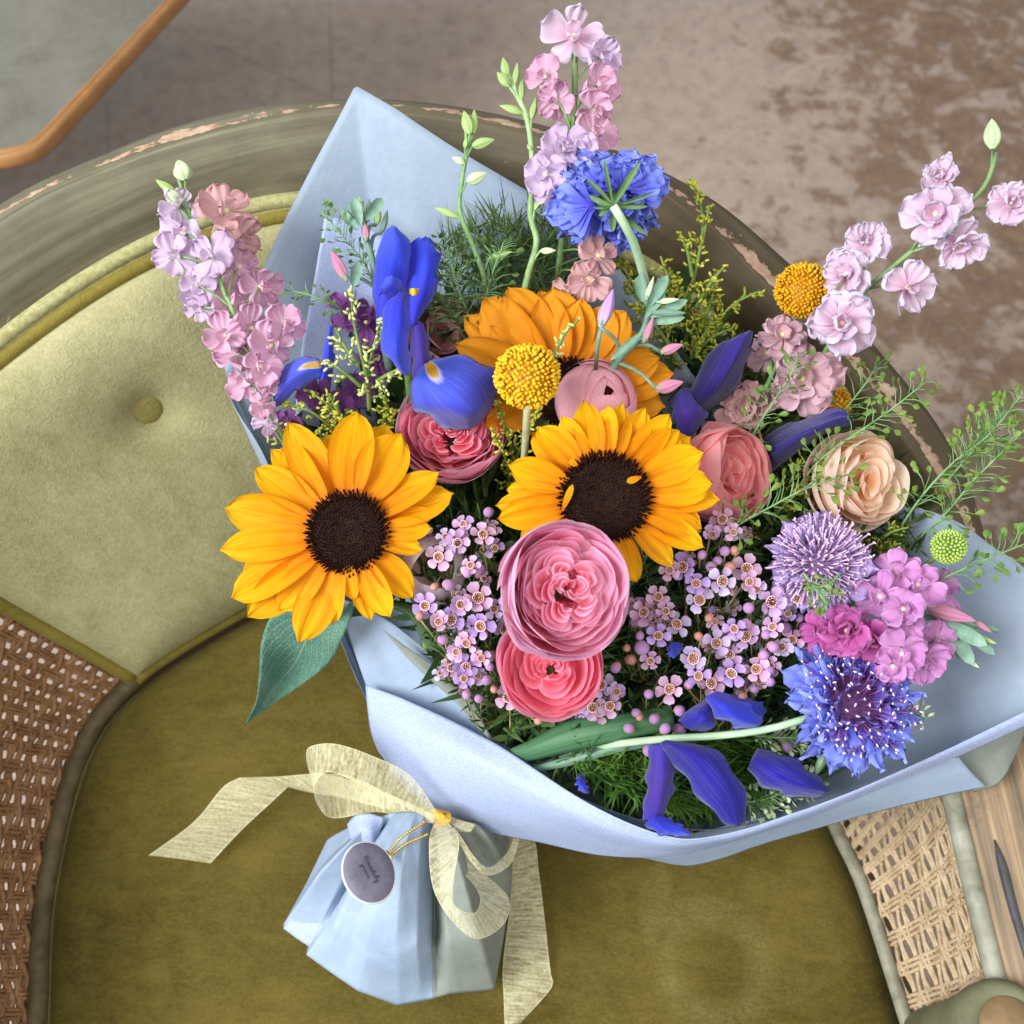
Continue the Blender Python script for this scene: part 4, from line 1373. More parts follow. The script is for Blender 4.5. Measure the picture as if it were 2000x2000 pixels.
iris("royal blue iris drooping over the paper collar", 1320, 1440, .185, [
    ("fall", IRIS_NAVY, [.205, (.196, .214, .200), (.184, .204, .190), .178, .166],
     [[(1288, 1453), (1297, 1447), (1306, 1446)], [(1318, 1494), (1345, 1470), (1376, 1456)], [(1362, 1548), (1400, 1525), (1438, 1510)], [(1400, 1592), (1430, 1575), (1458, 1568)], [(1424, 1615), (1440, 1614), (1456, 1606)]]),
    ("fall", IRIS_NAVY, [.190, (.192, .208, .196), (.186, .202, .192), .184],
     [[(1460, 1502), (1470, 1478), (1480, 1460)], [(1494, 1537), (1512, 1505), (1532, 1473)], [(1555, 1557), (1572, 1532), (1590, 1508)], [(1605, 1558), (1616, 1547), (1621, 1543)]]),
    ("standard", IRIS_VIOLET, [.196, (.182, .198, .182), (.170, .184, .170), .166],
     [[(1267, 1455), (1290, 1455), (1313, 1460)], [(1264, 1510), (1292, 1510), (1321, 1515)], [(1258, 1572), (1285, 1572), (1306, 1570)], [(1254, 1602), (1275, 1606), (1294, 1600)]]),
    ("fall", IRIS_BLUE, [.172, .168, .166], [[(1258, 1612), (1276, 1596), (1294, 1592)], [(1290, 1630), (1306, 1618), (1322, 1608)], [(1342, 1635), (1347, 1631), (1351, 1627)]]),
    ("style_arm", IRIS_FALL if False else IRIS_BLUE, [.214, (.214, .228, .214), (.206, .218, .206), .198],
     [[(1377, 1363), (1388, 1355), (1402, 1350)], [(1398, 1396), (1418, 1380), (1438, 1364)], [(1438, 1421), (1460, 1410), (1481, 1396)], [(1470, 1426), (1482, 1419), (1492, 1408)]]),
    ("style_arm", IRIS_NAVY, [.206, (.204, .218, .204), .198], [[(1377, 1364), (1388, 1372), (1400, 1390)], [(1343, 1385), (1370, 1400), (1392, 1422)], [(1325, 1404), (1345, 1422), (1372, 1429)]]),
    ("style_arm", IRIS_BLUE, [.208, (.210, .222, .210), .204], [[(1424, 1341), (1438, 1333), (1452, 1331)], [(1449, 1366), (1475, 1350), (1497, 1345)], [(1477, 1399), (1500, 1380), (1514, 1362)]]),
    ("standard", IRIS_BLUE, [.214, .222], [[(1306, 1256), (1318, 1252), (1336, 1254)], [(1306, 1282), (1316, 1286), (1326, 1276)]]),
    ("standard", IRIS_BLUE, [.15, .158, .15], [[(1126, 1518), (1134, 1514), (1142, 1520)], [(1126, 1536), (1138, 1536), (1146, 1538)], [(1138, 1550), (1146, 1552), (1152, 1550)]]),
])


# ------------------------------------------------------------------ craspedia, scabiosa
def craspedia(label, px, py, h, rpx, stem_pts=None, n=600, col=((206, 146, 8), (246, 204, 40))):
    M = frame(px, py, h, 0, .1)
    R = rpx * mpp(M.translation)
    root = thing("craspedia", label, "craspedia", "craspedia balls in the bouquet", M)
    put("ball", mesh_of(g_ellip((0, 0, 0), (0, 1, 0), R * .95, R * .92, 20, 14), "ball", plain_mat("craspedia_core", (150, 92, 4), (190, 128, 8), 200)), root)
    mb = MB()
    r = random.Random(2)
    for k in range(n):
        z = 1 - 2 * (k + .5) / n
        a = k * 2.39996
        s = math.sqrt(1 - z * z)
        d = Vector((s * math.cos(a), z, s * math.sin(a)))
        b = R * 1.55 / math.sqrt(n) * r.uniform(.68, 1.22)
        d = (d + Vector((r.gauss(0, 1), r.gauss(0, 1), r.gauss(0, 1))) * .022).normalized()
        lop = 1 + .05 * math.sin(3 * a) * s + .04 * z
        mb.add(g_ellip(d * R * lop * r.uniform(.93, 1.01), d + Vector((r.gauss(0, .15), r.gauss(0, .15), 0)), b * r.uniform(1.1, 1.8), b, 6, 5))
    put("florets", mb.mesh("florets", plain_mat("craspedia_floret", col[0], col[1], 130, vary=0)), root, kind='stuff')
    if stem_pts:
        inv = M.inverted()
        pts = crv([inv @ p for p in W(stem_pts)], 14)
        put("stem", mesh_of(g_tube(pts, .0019, .0017, 8), "stem", plain_mat("craspedia_stem", (150, 150, 110), (184, 184, 146), 80)), root)
    return root


craspedia("round yellow craspedia on a pale stem above the deep pink rose", 1030, 738, .305, 61, [(1030, 790, .300), (1027, 840, .285), (1024, 890, .262), (1010, 960, .22)])
craspedia("golden craspedia beside the pale larkspur, against the floor", 1568, 569, .295, 51, [(1560, 610, .285), (1530, 650, .262), (1480, 720, .23)], col=((186, 126, 4), (226, 172, 16)))
craspedia("golden craspedia mostly hidden behind the pale pink larkspur", 1622, 790, .248, 36, [(1600, 800, .24), (1540, 860, .22)], 240, col=((196, 136, 4), (230, 176, 16)))

M_SCAB = petal_mat("blue_scabiosa_petal", [(0, (84, 78, 196)), (.5, (112, 122, 236)), (1, (156, 172, 252))], vein=.4, freq=10, trans=.3, vary=.16, bump=.5)
M_SCAB_IN = petal_mat("violet_scabiosa_petal", [(0, (92, 60, 140)), (.6, (124, 100, 200)), (1, (158, 146, 236))], vein=.4, freq=10, trans=.25, vary=.18)
M_MAUVE = petal_mat("mauve_scabiosa_petal", [(0, (136, 106, 166)), (.5, (168, 140, 198)), (1, (198, 176, 222))], vein=.35, freq=10, trans=.25, vary=.15)
M_PIN = plain_mat("purple_stamen", (112, 54, 110), (160, 100, 160), 200)
M_PINHEAD = plain_mat("white_anther", (214, 200, 224), (236, 226, 240), 200)
M_MPIN = plain_mat("mauve_stamen", (176, 140, 176), (212, 180, 206), 200)


def lobed(name, mat, L, Wd, seed, bend=10, ruf=.14):
    """Scabiosa floret: three lobes, frilled."""
    r = np.random.default_rng(seed)
    mb = MB()
    for k, (an, f) in enumerate(((0, 1.0), (26, .8), (-26, .8))):
        g = g_grid(petal_grid(L * f, Wd * .62, 8, 7, a=1.1, b=3.5, c=.5, bend=bend + r.uniform(-14, 14), cup=.1, ruffle=ruf, fr=3, seed=seed * 7 + k, base_w=.16))
        mb.add(g, rot('Z', an) @ tr(0, 0, .0003 * k))
    return mb.mesh(name, mat)


def scabiosa(label, px, py, h, tx, ty, rpx, outer, inner, pins, pinhead, npin, ncore, roll=0, seed=1, outer_n=16, back=False, side=None, pin_r=1.0):
    M = frame(px, py, h, tx, ty, roll)
    R = rpx * mpp(M.translation)
    root = thing("scabiosa", label, "scabiosa", "scabiosas in the bouquet", M)
    r = random.Random(seed)
    om = [lobed("petal", outer, R * .74, R * .60, seed * 10 + i, bend=(-8 if not back else 14)) for i in range(5)]
    im = [lobed("petal", inner, R * .36, R * .26, seed * 20 + i, 26) for i in range(4)]
    for i in range(outer_n):
        a = i * 6.283 / outer_n + r.uniform(-.12, .12)
        for q in range(2):
            put("petal", om[(i + q * 2) % 5], root, Matrix.Rotation(a + q * .2, 4, 'Z') @ tr(R * .30, 0, -.004 + q * .004) @ rot('Y', r.uniform(-8, 14) - q * 22) @ rot('X', r.uniform(-45, 45)) @ Matrix.Diagonal((r.uniform(.82, 1.12) * (1 + .14 * math.cos(a - 3.7)), r.uniform(.6, 1.05), 1, 1)))
    for i in range(34):
        f = math.sqrt((i + .5) / 34)
        a = i * 2.39996
        rr = R * (.12 + .46 * f)
        put("petal", im[i % 4], root, Matrix.Rotation(a, 4, 'Z') @ tr(rr, 0, R * .16 * (1 - f * f)) @ rot('Y', -70 + 50 * f + r.uniform(-15, 15)) @ rot('X', r.uniform(-40, 40)) @ Matrix.Scale(r.uniform(.8, 1.1), 4))
    core = put("head", mesh_of(g_ellip((0, 0, -R * .02), (0, 0, 1), R * .2, R * .52, 18, 8), "head", plain_mat("scabiosa_head_" + str(seed), *ncore, 200)), root)
    mb, mh = MB(), MB()
    for i in range(npin):
        f = math.sqrt((i + .5) / npin)
        a = i * 2.39996 + 1.1
        d = Vector((math.cos(a) * f * 1.15, math.sin(a) * f * 1.15, .95 - .45 * f)).normalized()
        p0 = Vector((math.cos(a) * f * R * .5, math.sin(a) * f * R * .5, R * .14 * (1 - f)))
        L = R * r.uniform(.36, .50) * pin_r
        p1 = p0 + d * L + Vector((r.uniform(-1, 1), r.uniform(-1, 1), 0)) * R * .06
        mb.add(g_tube([p0, (p0 + p1) / 2 + d.cross(Vector((0, 0, 1))) * R * .02, p1], .00028 if pin_r <= 1 else .00045, sides=4))
        mh.add(g_ellip(p1, (r.uniform(-1, 1), r.uniform(-1, 1), .4), .0011, .0005, 5, 4))
    s = put("stamens", mb.mesh("stamens", pins), root, kind='stuff')
    put("anthers", mh.mesh("anthers", pinhead), s, kind='stuff')
    for i in range(10):
        me = SUN_MESH.setdefault("bract%d" % (i % 3), petal_mesh("bract", M_SEPAL, L=.017, Wd=.0042, bend=10, tip=.9, seed=i % 3, cup=.3, b=1.6))
        put("bract", me, root, Matrix.Rotation(i * .6283, 4, 'Z') @ tr(R * .05, 0, -R * .14) @ rot('Y', 6))
    return root, M, R


def scab_stem(root, M, pts, r0=.0022, mat=M_PALESTEM):
    inv = M.inverted()
    put("stem", mesh_of(g_tube(crv([inv @ p for p in W(pts)], 22), r0 * .85, r0, 8), "stem", mat), root)


rt, M, R = scabiosa("blue scabiosa with purple stamens lying on the open paper", 1672, 1370, .222, .42, .16, 134, M_SCAB, M_SCAB_IN, M_PIN, M_PINHEAD, 150, ((60, 26, 70), (92, 46, 96)), seed=3)
scab_stem(rt, M, [(1640, 1385, .205), (1575, 1403, .212), (1500, 1424, .206), (1400, 1437, .200), (1300, 1443, .188), (1180, 1458, .165), (1040, 1500, .12)])
rt, M, R = scabiosa("mauve scabiosa below the peach rose", 1602, 1098, .245, .18, .12, 106, M_MAUVE, M_MAUVE, M_MPIN, plain_mat("pink_anther", (206, 170, 200), (226, 196, 214), 200), 260, ((110, 84, 130), (150, 118, 160)), seed=5, outer_n=14, pin_r=1.05)
scab_stem(rt, M, [(1600, 1100, .235), (1500, 1200, .19), (1300, 1350, .13)])
rt, M, R = scabiosa("blue scabiosa turned away to show its green bracts, on an arching stem", 1190, 398, .332, -.5, -1.0, 118, M_SCAB, M_SCAB, M_SCAB, M_SCAB, 12, ((70, 92, 50), (120, 140, 84)), seed=7, outer_n=14, back=True)
# the back of this head is seen: petals and bracts hang round it like a star
Fb = frame(1198, 402, .352, -.15, -.3)
ib = M.inverted() @ Fb
for i in range(11):
    me = SUN_MESH["bract%d" % (i % 3)]
    put("bract", me, rt, ib @ Matrix.Rotation(i * .5712 + .2 * math.sin(i * 5), 4, 'Z') @ rot('Y', 14 + 9 * math.sin(i * 3)) @ rot('X', 30 * math.sin(i * 2)) @ Matrix.Diagonal((1.0 + .45 * math.sin(i * 7), .62 + .25 * math.sin(i * 4), 1.2, 1)))
for i, (x, y) in enumerate(((1072, 408), (1085, 455), (1120, 470), (1060, 430), (1120, 335), (1150, 322), (1190, 318), (1230, 312), (1262, 322), (1285, 345), (1298, 368), (1260, 352), (1215, 340), (1100, 372), (1250, 395), (1205, 440), (1170, 445), (1140, 465), (1235, 330), (1175, 340), (1090, 390), (1080, 440), (1150, 350), (1270, 370))):
    r = random.Random(i)
    lx, ly = to_local(Fb, x, y)
    a = math.atan2(ly, lx)
    d = math.hypot(lx, ly)
    L = d * .75
    me = lobed("petal", M_SCAB, L, .022, 200 + i, 4, .16)
    put("petal", me, rt, ib @ Matrix.Rotation(a, 4, 'Z') @ tr(d * .34, 0, -.010 - .004 * (i % 3)) @ rot('Y', 14 + r.uniform(-8, 8)) @ rot('X', r.uniform(-35, 35)))
scab_stem(rt, M, [(1198, 402, .354), (1212, 425, .350), (1236, 470, .336), (1252, 520, .318), (1262, 560, .300), (1265, 610, .275), (1240, 700, .235)], .0026)


# ------------------------------------------------------------------ larkspur
LARK = {
    'pink': petal_mat("larkspur_pink_petal", [(0, (250, 236, 240)), (.3, (242, 196, 216)), (1, (236, 176, 206))], vein=.35, freq=9, trans=.32, vary=.10, edge=(244, 206, 226), edge_w=.1, bump=.5),
    'lilac': petal_mat("larkspur_lilac_petal", [(0, (248, 240, 246)), (.3, (236, 212, 236)), (1, (228, 198, 230))], vein=.35, freq=9, trans=.32, vary=.10, edge=(240, 216, 240), edge_w=.1, bump=.5),
    'dusk': petal_mat("larkspur_dusk_petal", [(0, (236, 204, 194)), (.4, (230, 182, 178)), (1, (226, 174, 174))], vein=.35, freq=9, trans=.25, vary=.12, bump=.5),
    'pale': petal_mat("larkspur_pale_petal", [(0, (240, 172, 204)), (.4, (246, 208, 228)), (1, (246, 228, 246))], vein=.4, freq=9, trans=.32, vary=.10, edge=(240, 234, 250), edge_w=.14, bump=.55),
    'blush': petal_mat("larkspur_blush_petal", [(0, (240, 212, 192)), (.4, (232, 190, 196)), (1, (228, 182, 194))], vein=.4, freq=9, trans=.28, vary=.10, edge=(236, 200, 208), edge_w=.12, bump=.55),
}
M_EYE = plain_mat("larkspur_eye", (226, 216, 150), (244, 240, 210), 200)
LMESH = {}


def larkspur_petals(kind):
    if kind not in LMESH:
        m = LARK[kind]
        LMESH[kind] = ([petal_mesh("petal", m, L=1, Wd=.92, nu=11, nv=13, a=.75, b=3.2, c=.5, bend=[20, -16, 32, 4][i], cup=[.14, -.12, .2, .05][i], ruffle=[.10, .14, .11, .16][i], fr=[2.6, 4.2, 2.2, 5.2][i], seed=40 + i, tip=.2, base_w=.22) for i in range(4)],
                       [petal_mesh("petal", m, L=.55, Wd=.5, nu=7, nv=7, a=.7, b=3, c=.5, bend=50, cup=.15, ruffle=.10, fr=3, seed=50 + i, base_w=.25) for i in range(3)],
                       mesh_of(g_tube(crv([(0, 0, -.05), (-.3, 0, -.25), (-.75, 0, -.30), (-1.05, 0, -.12)], 9), .11, .03, 7), "spur", m))
    return LMESH[kind]


def floret(root, Mroot, px, py, h, rpx, tx, ty, kind, dbl, seed):
    M = frame(px, py, h, tx, ty, random.Random(seed).uniform(0, 360))
    R = rpx * 1.12 * mpp(M.translation)
    r = random.Random(seed)
    L = Mroot.inverted() @ M
    big, small, spur = larkspur_petals(kind)
    if kind == 'pale':
        R *= .92
    eye = put("blossom", LMESH.setdefault("eye", mesh_of(g_ellip((0, 0, .05), (0, 0, 1), .14, .11, 8, 5), "blossom", M_EYE)), root, L @ Matrix.Scale(R, 4))
    n = 10 if dbl else 5
    for i in range(n):
        ring = i // 5
        a = i * 1.2566 + ring * .63 + r.uniform(-.15, .15)
        put("petal", big[r.randrange(4)], eye, Matrix.Rotation(a, 4, 'Z') @ tr(.05, 0, .05 * ring) @ rot('Y', -6 - 20 * ring + r.uniform(-24, 20)) @ rot('X', r.uniform(-32, 32)) @ Matrix.Scale((1 - .16 * ring) * r.uniform(.8, 1.14), 4))
    for i in range(5 if dbl else 3):
        put("petal", small[i % 3], eye, Matrix.Rotation(i * (1.2566 if dbl else 2.1) + r.uniform(-.2, .2), 4, 'Z') @ tr(.03, 0, .08) @ rot('Y', -42 + r.uniform(-15, 15)))
    put("spur", spur, eye, Matrix.Rotation(r.uniform(0, 6.28), 4, 'Z'))
    return eye


def bud_mesh(kind_a, key):
    if key not in LMESH:
        u = np.linspace(0, 1, 12)
        ph = np.linspace(0, 2 * np.pi, 20, endpoint=False)
        rad = .27 * np.sin(np.pi * np.clip(u, .02, 1) ** .85) ** .8 * (1 - .25 * u) + .012
        P = np.array([[(rad[i] * (1 + .16 * math.cos(5 * p + 2.2 * u[i])) * math.cos(p) + .05 * u[i] ** 2, rad[i] * (1 + .16 * math.cos(5 * p + 2.2 * u[i])) * math.sin(p), u[i]) for p in ph] for i in range(12)])
        LMESH[key] = mesh_of(g_grid(P, close_v=True), "bud", kind_a)
    return LMESH[key]


M_BUD_GREEN = plain_mat("green_bud", (126, 160, 78), (190, 206, 140), 90)
M_BUD_WHITE = plain_mat("white_green_bud", (150, 182, 116), (218, 224, 190), 70)
M_BUD_PINK = petal_mat("pink_bud", [(0, (196, 176, 150)), (.35, (214, 144, 166)), (1, (216, 140, 176))], vein=.3, freq=9, trans=.15)
M_BUD_LILAC = petal_mat("lilac_bud", [(0, (200, 196, 180)), (.35, (206, 170, 218)), (1, (196, 150, 214))], vein=.3, freq=9, trans=.15)


def oriented(p, d):
    q = Vector(d).normalized().to_track_quat('Z', 'Y').to_matrix().to_4x4()
    return tr(*p) @ q


def line_of(P, x0, y0):
    pass


def larkspur(label, path, florets, buds=(), stem_r=.0017, twigs=True, stem_mat=None):
    Wp = W(path)
    M = tr(*Wp[-1])
    root = thing("larkspur", label, "larkspur", "larkspur stems in the bouquet", M)
    inv = M.inverted()
    pts = crv(Wp, 40)
    loc = pts - np.array(tuple(M.translation))
    sm = stem_mat or plain_mat("larkspur_stem", (96, 132, 78), (140, 168, 112), 80)
    put("stem", mesh_of(g_tube(loc, stem_r * .7, stem_r, 7), "stem", sm), root)
    tw = MB()
    for i, f in enumerate(florets):
        px, py, h, rp, tx, ty, kind, dbl = f
        e = floret(root, M, px, py, h, rp, tx, ty, kind, dbl, i * 17 + int(px))
        p = np.array(tuple(inv @ at(px, py, h)))
        j = min(len(loc) - 1, int(np.argmin(np.linalg.norm(loc - p, axis=1))) + 3)
        tw.add(g_tube(crv([loc[j], (loc[j] + p) / 2 + np.array([0, 0, .003]), p], 6), .0007, sides=5))
    for b in buds:
        (x0, y0, h0), (x1, y1, h1), mat = b[:3]
        fat = b[3] if len(b) > 3 else 1.0
        a, c = inv @ at(x0, y0, h0), inv @ at(x1, y1, h1)
        L = (c - a).length
        key = "bud" + mat.name
        put("bud", bud_mesh(mat, key), root, oriented(a, c - a) @ Matrix.Diagonal((L * fat, L * fat, L, 1)))
        j = min(len(loc) - 1, int(np.argmin(np.linalg.norm(loc - np.array(tuple(a)), axis=1))) + 2)
        tw.add(g_tube([loc[j], (Vector(loc[j]) + a) / 2, a], .0006, sides=5))
    if tw.n:
        put("twigs", tw.mesh("twigs", sm), root, kind='stuff')
    return root


r_ = random.Random(12)
lf = []
for (x, y, rp, k) in ((346, 402, 36, 'lilac'), (358, 455, 44, 'lilac'), (340, 500, 40, 'lilac'), (440, 412, 56, 'dusk'), (468, 470, 44, 'dusk'), (415, 505, 46, 'lilac'), (466, 520, 44, 'pink'), (385, 558, 36, 'lilac'),
                      (508, 560, 40, 'pink'), (452, 594, 48, 'pink'), (390, 600, 26, 'lilac'), (490, 640, 44, 'pink'), (556, 634, 42, 'pink'), (440, 655, 40, 'pink'), (528, 676, 46, 'pink'), (466, 690, 42, 'pink'), (508, 715, 40, 'pink'),
                      (530, 745, 32, 'pink'), (480, 745, 36, 'pink'), (510, 790, 28, 'pink'), (520, 825, 24, 'lilac')):
    h = float(np.interp(y, [330, 820], [.318, .262]))
    lf.append((x, y, h + r_.uniform(-.006, .008), rp, (x - (345 + (y - 340) * .36)) / 90 * .5 + r_.uniform(-.4, .4), r_.uniform(-.3, .5), k, False))
larkspur("dense pink larkspur spike leaning over the velvet backrest", [(345, 335, .318), (375, 430, .306), (420, 530, .295), (470, 640, .282), (515, 740, .27), (545, 840, .25), (640, 1050, .18)], lf,
         [((362, 352, .318), (352, 312, .322), M_BUD_WHITE, 1.5), ((345, 380, .314), (305, 350, .318), M_BUD_GREEN, .6), ((352, 400, .31), (322, 365, .318), M_BUD_WHITE, 1.2)])
larkspur("upright pink larkspur reaching highest, over the chair rail", [(1122, 60, .372), (1123, 130, .366), (1122, 200, .358), (1116, 260, .350), (1105, 340, .338), (1100, 450, .31), (1080, 620, .25)],
         [(1121, 72, .376, 60, .0, .3, 'pale', False), (1172, 112, .370, 40, .7, .1, 'lilac', False), (1068, 150, .370, 38, -.6, .2, 'pink', False), (1086, 195, .362, 34, -.3, -.5, 'pink', False), (1168, 165, .364, 42, .5, 0, 'pink', False), (1158, 215, .358, 38, .4, -.2, 'pink', False),
          (1160, 262, .352, 44, .3, .2, 'pink', False), (1100, 290, .350, 46, -.2, .2, 'lilac', False), (1132, 290, .352, 34, .1, .3, 'lilac', False), (1066, 340, .342, 42, -.5, 0, 'lilac', False), (1080, 375, .338, 34, -.2, -.3, 'lilac', False),
          (1168, 500, .312, 40, .1, .3, 'dusk', False), (1150, 545, .300, 44, -.2, 0, 'dusk', False), (1110, 570, .288, 34, 0, .2, 'dusk', False)],
         [((1124, 40, .374), (1122, 10, .378), M_BUD_PINK, 1.0)], .0022)
larkspur("white pink double larkspur arching out over the floor", [(1946, 300, .345), (1925, 360, .340), (1880, 410, .334), (1800, 475, .324), (1745, 520, .315), (1690, 570, .304), (1610, 690, .27), (1500, 860, .2)],
         [(1838, 348, .344, 42, -.2, .5, 'pale', True), (1828, 418, .342, 62, -.1, .2, 'pale', True), (1872, 478, .332, 50, .3, -.3, 'pale', True), (1972, 398, .345, 44, .4, .1, 'pale', True), (1690, 478, .322, 46, -.1, .5, 'pale', True), (1655, 535, .314, 48, -.5, .2, 'pale', True),
          (1772, 562, .314, 52, .6, -.2, 'pale', False), (1644, 632, .305, 66, .0, .1, 'pale', True)],
         [((1938, 292, .345), (1940, 232, .352), M_BUD_WHITE, .95)], .0017)
larkspur("blush pink larkspur low beside the golden craspedia", [(1530, 640, .272), (1520, 700, .262), (1490, 770, .25), (1450, 840, .225), (1350, 1000, .17)],
         [(1528, 655, .276, 44, .1, .4, 'blush', True), (1566, 740, .268, 66, .15, .1, 'blush', True), (1460, 800, .240, 54, -.2, .2, 'dusk', True), (1500, 690, .262, 40, -.4, .2, 'blush', False)], [], .0018)
GB = M_BUD_GREEN
larkspur("green larkspur stem in bud, rising along the folded paper", [(908, 230, .352), (912, 290, .345), (903, 350, .336), (898, 410, .328), (920, 470, .316), (945, 540, .296), (960, 640, .25)], [],
         [((918, 262, .352), (908, 216, .356), GB, .8), ((925, 262, .35), (928, 214, .354), GB, .6), ((922, 285, .346), (966, 274, .35), GB, .8), ((908, 320, .342), (884, 306, .344), M_BUD_WHITE, .9), ((912, 355, .338), (952, 340, .342), M_BUD_WHITE, 1.0), ((908, 290, .346), (912, 268, .35), GB, .9), ((898, 425, .326), (850, 405, .33), GB, .5), ((955, 505, .306), (1000, 492, .31), GB, .6)], .0016)
larkspur("taller green larkspur stem in bud, beside the uppermost blossoms", [(985, 125, .366), (1003, 175, .360), (1026, 220, .354), (1038, 290, .345), (1040, 360, .335), (1036, 420, .325), (1048, 470, .315), (1030, 540, .298), (1008, 640, .27)], [],
         [((995, 170, .362), (972, 140, .366), GB, .9), ((990, 150, .364), (984, 112, .368), GB, .8), ((1005, 165, .362), (1012, 122, .366), GB, .55), ((1018, 195, .358), (1020, 150, .362), GB, .5), ((1022, 222, .354), (976, 205, .358), GB, .6), ((1038, 232, .353), (1048, 190, .357), GB, .55), ((1040, 295, .345), (1030, 282, .347), GB, 1.0), ((1044, 410, .328), (1064, 376, .332), GB, .6), ((1055, 490, .312), (1085, 490, .315), M_BUD_WHITE, .7)], .0019, stem_mat=plain_mat("fresh_stem", (126, 160, 96), (172, 196, 142), 80))

# ------------------------------------------------------------------ stock
STOCK = petal_mat("stock_petal", [(0, (236, 210, 226)), (.3, (226, 160, 212)), (1, (218, 150, 210))], vein=.3, freq=9, trans=.3, vary=.12, edge=(228, 180, 226), edge_w=.1, bump=.45)
STOCK_MAG = petal_mat("stock_magenta_petal", [(0, (166, 50, 120)), (.4, (204, 92, 166)), (1, (214, 120, 188))], vein=.3, freq=9, trans=.3, vary=.12, bump=.45)
STOCK_PURP = petal_mat("stock_purple_petal", [(0, (96, 50, 100)), (.4, (134, 76, 140)), (1, (156, 96, 166))], vein=.3, freq=9, trans=.25, vary=.15, bump=.45)
LARK['stock'] = STOCK
LARK['magenta'] = STOCK_MAG
LARK['purple'] = STOCK_PURP


def stock(label, path, florets, buds=(), leaves=()):
    Wp = W(path)
    M = tr(*Wp[-1])
    root = thing("stock_flower", label, "stock", "stock stems in the bouquet", M)
    inv = M.inverted()
    loc = crv(Wp, 30) - np.array(tuple(M.translation))
    put("stem", mesh_of(g_tube(loc, .0016, .0024, 7), "stem", M_GREYGREEN), root)
    for i, f in enumerate(florets):
        px, py, h, rp, tx, ty, kind, dbl = f
        floret(root, M, px, py, h, rp, tx, ty, kind, dbl, i * 13 + int(px))
    for b in buds:
        (x0, y0, h0), (x1, y1, h1), mat, fat = b
        a, c = inv @ at(x0, y0, h0), inv @ at(x1, y1, h1)
        L = (c - a).length
        bd = put("bud", bud_mesh(mat, "bud" + mat.name), root, oriented(a, c - a) @ Matrix.Diagonal((L * fat, L * fat, L, 1)))
        me = LMESH.setdefault("calyx", petal_mesh("sepal", M_GREYGREEN, L=.62, Wd=.26, bend=18, tip=.9, seed=3, b=1.7, cup=.3))
        for k in range(4):
            put("sepal", me, bd, Matrix.Rotation(k * 1.57, 4, 'Z') @ tr(.17, 0, .02) @ rot('Y', -84))
        j = int(np.argmin(np.linalg.norm(loc - np.array(tuple(a)), axis=1)))
        tw = g_tube(crv([loc[min(j + 2, len(loc) - 1)], (Vector(loc[j]) + a) / 2, a], 6), .0012, .0009, 6)
        put("stalk", mesh_of(tw, "stalk", M_GREYGREEN), root)
    for l in leaves:
        (x0, y0, h0), (x1, y1, h1), wd = l
        a, c = inv @ at(x0, y0, h0), inv @ at(x1, y1, h1)
        L = (c - a).length
        fr = frame(x0, y0, h0).to_3x3().to_4x4()
        zax = Vector((fr[0][2], fr[1][2], fr[2][2]))
        x = (c - a).normalized(); y = zax.cross(x).normalized(); z = x.cross(y)
        m = Matrix(((x.x, y.x, z.x, a.x), (x.y, y.y, z.y, a.y), (x.z, y.z, z.z, a.z), (0, 0, 0, 1)))
        put("leaf", petal_mesh("leaf", M_GREYGREEN, L=L, Wd=L * wd, bend=-8, cup=.25, tip=.9, b=1.8, seed=int(x0)), root, m)
    return root


stock("pink stock with open blossoms and green buds lying on the paper", [(1950, 1230, .238), (1880, 1215, .236), (1790, 1205, .228), (1700, 1235, .215), (1560, 1300, .18)],
      [(1752, 1120, .252, 46, -.1, .3, 'stock', False), (1790, 1142, .252, 48, .3, .1, 'stock', False), (1842, 1150, .246, 40, .5, .1, 'stock', False), (1765, 1190, .256, 42, -.1, .1, 'stock', False), (1720, 1165, .248, 46, -.4, .0, 'stock', False), (1765, 1215, .252, 40, .1, -.1, 'stock', False),
       (1655, 1232, .246, 54, -.2, .1, 'magenta', True), (1610, 1235, .240, 50, -.5, .1, 'magenta', False), (1705, 1250, .244, 48, .1, -.1, 'magenta', False), (1762, 1275, .248, 50, .0, -.2, 'stock', False), (1805, 1290, .240, 44, .4, -.4, 'stock', False), (1745, 1300, .244, 38, -.1, -.4, 'stock', False), (1830, 1250, .238, 40, .5, -.1, 'stock', False)],
      [((1802, 1182, .240), (1905, 1215, .246), M_BUD_PINK, .55), ((1905, 1212, .240), (1936, 1236, .244), M_BUD_PINK, .5), ((1900, 1240, .236), (1946, 1258, .240), GB, .5), ((1880, 1280, .232), (1912, 1305, .234), M_BUD_WHITE, .5)],
      [((1840, 1212, .238), (1930, 1262, .242), .3), ((1850, 1220, .236), (1902, 1300, .236), .3), ((1860, 1235, .234), (1885, 1295, .232), .35), ((1880, 1230, .24), (1945, 1280, .238), .25)])
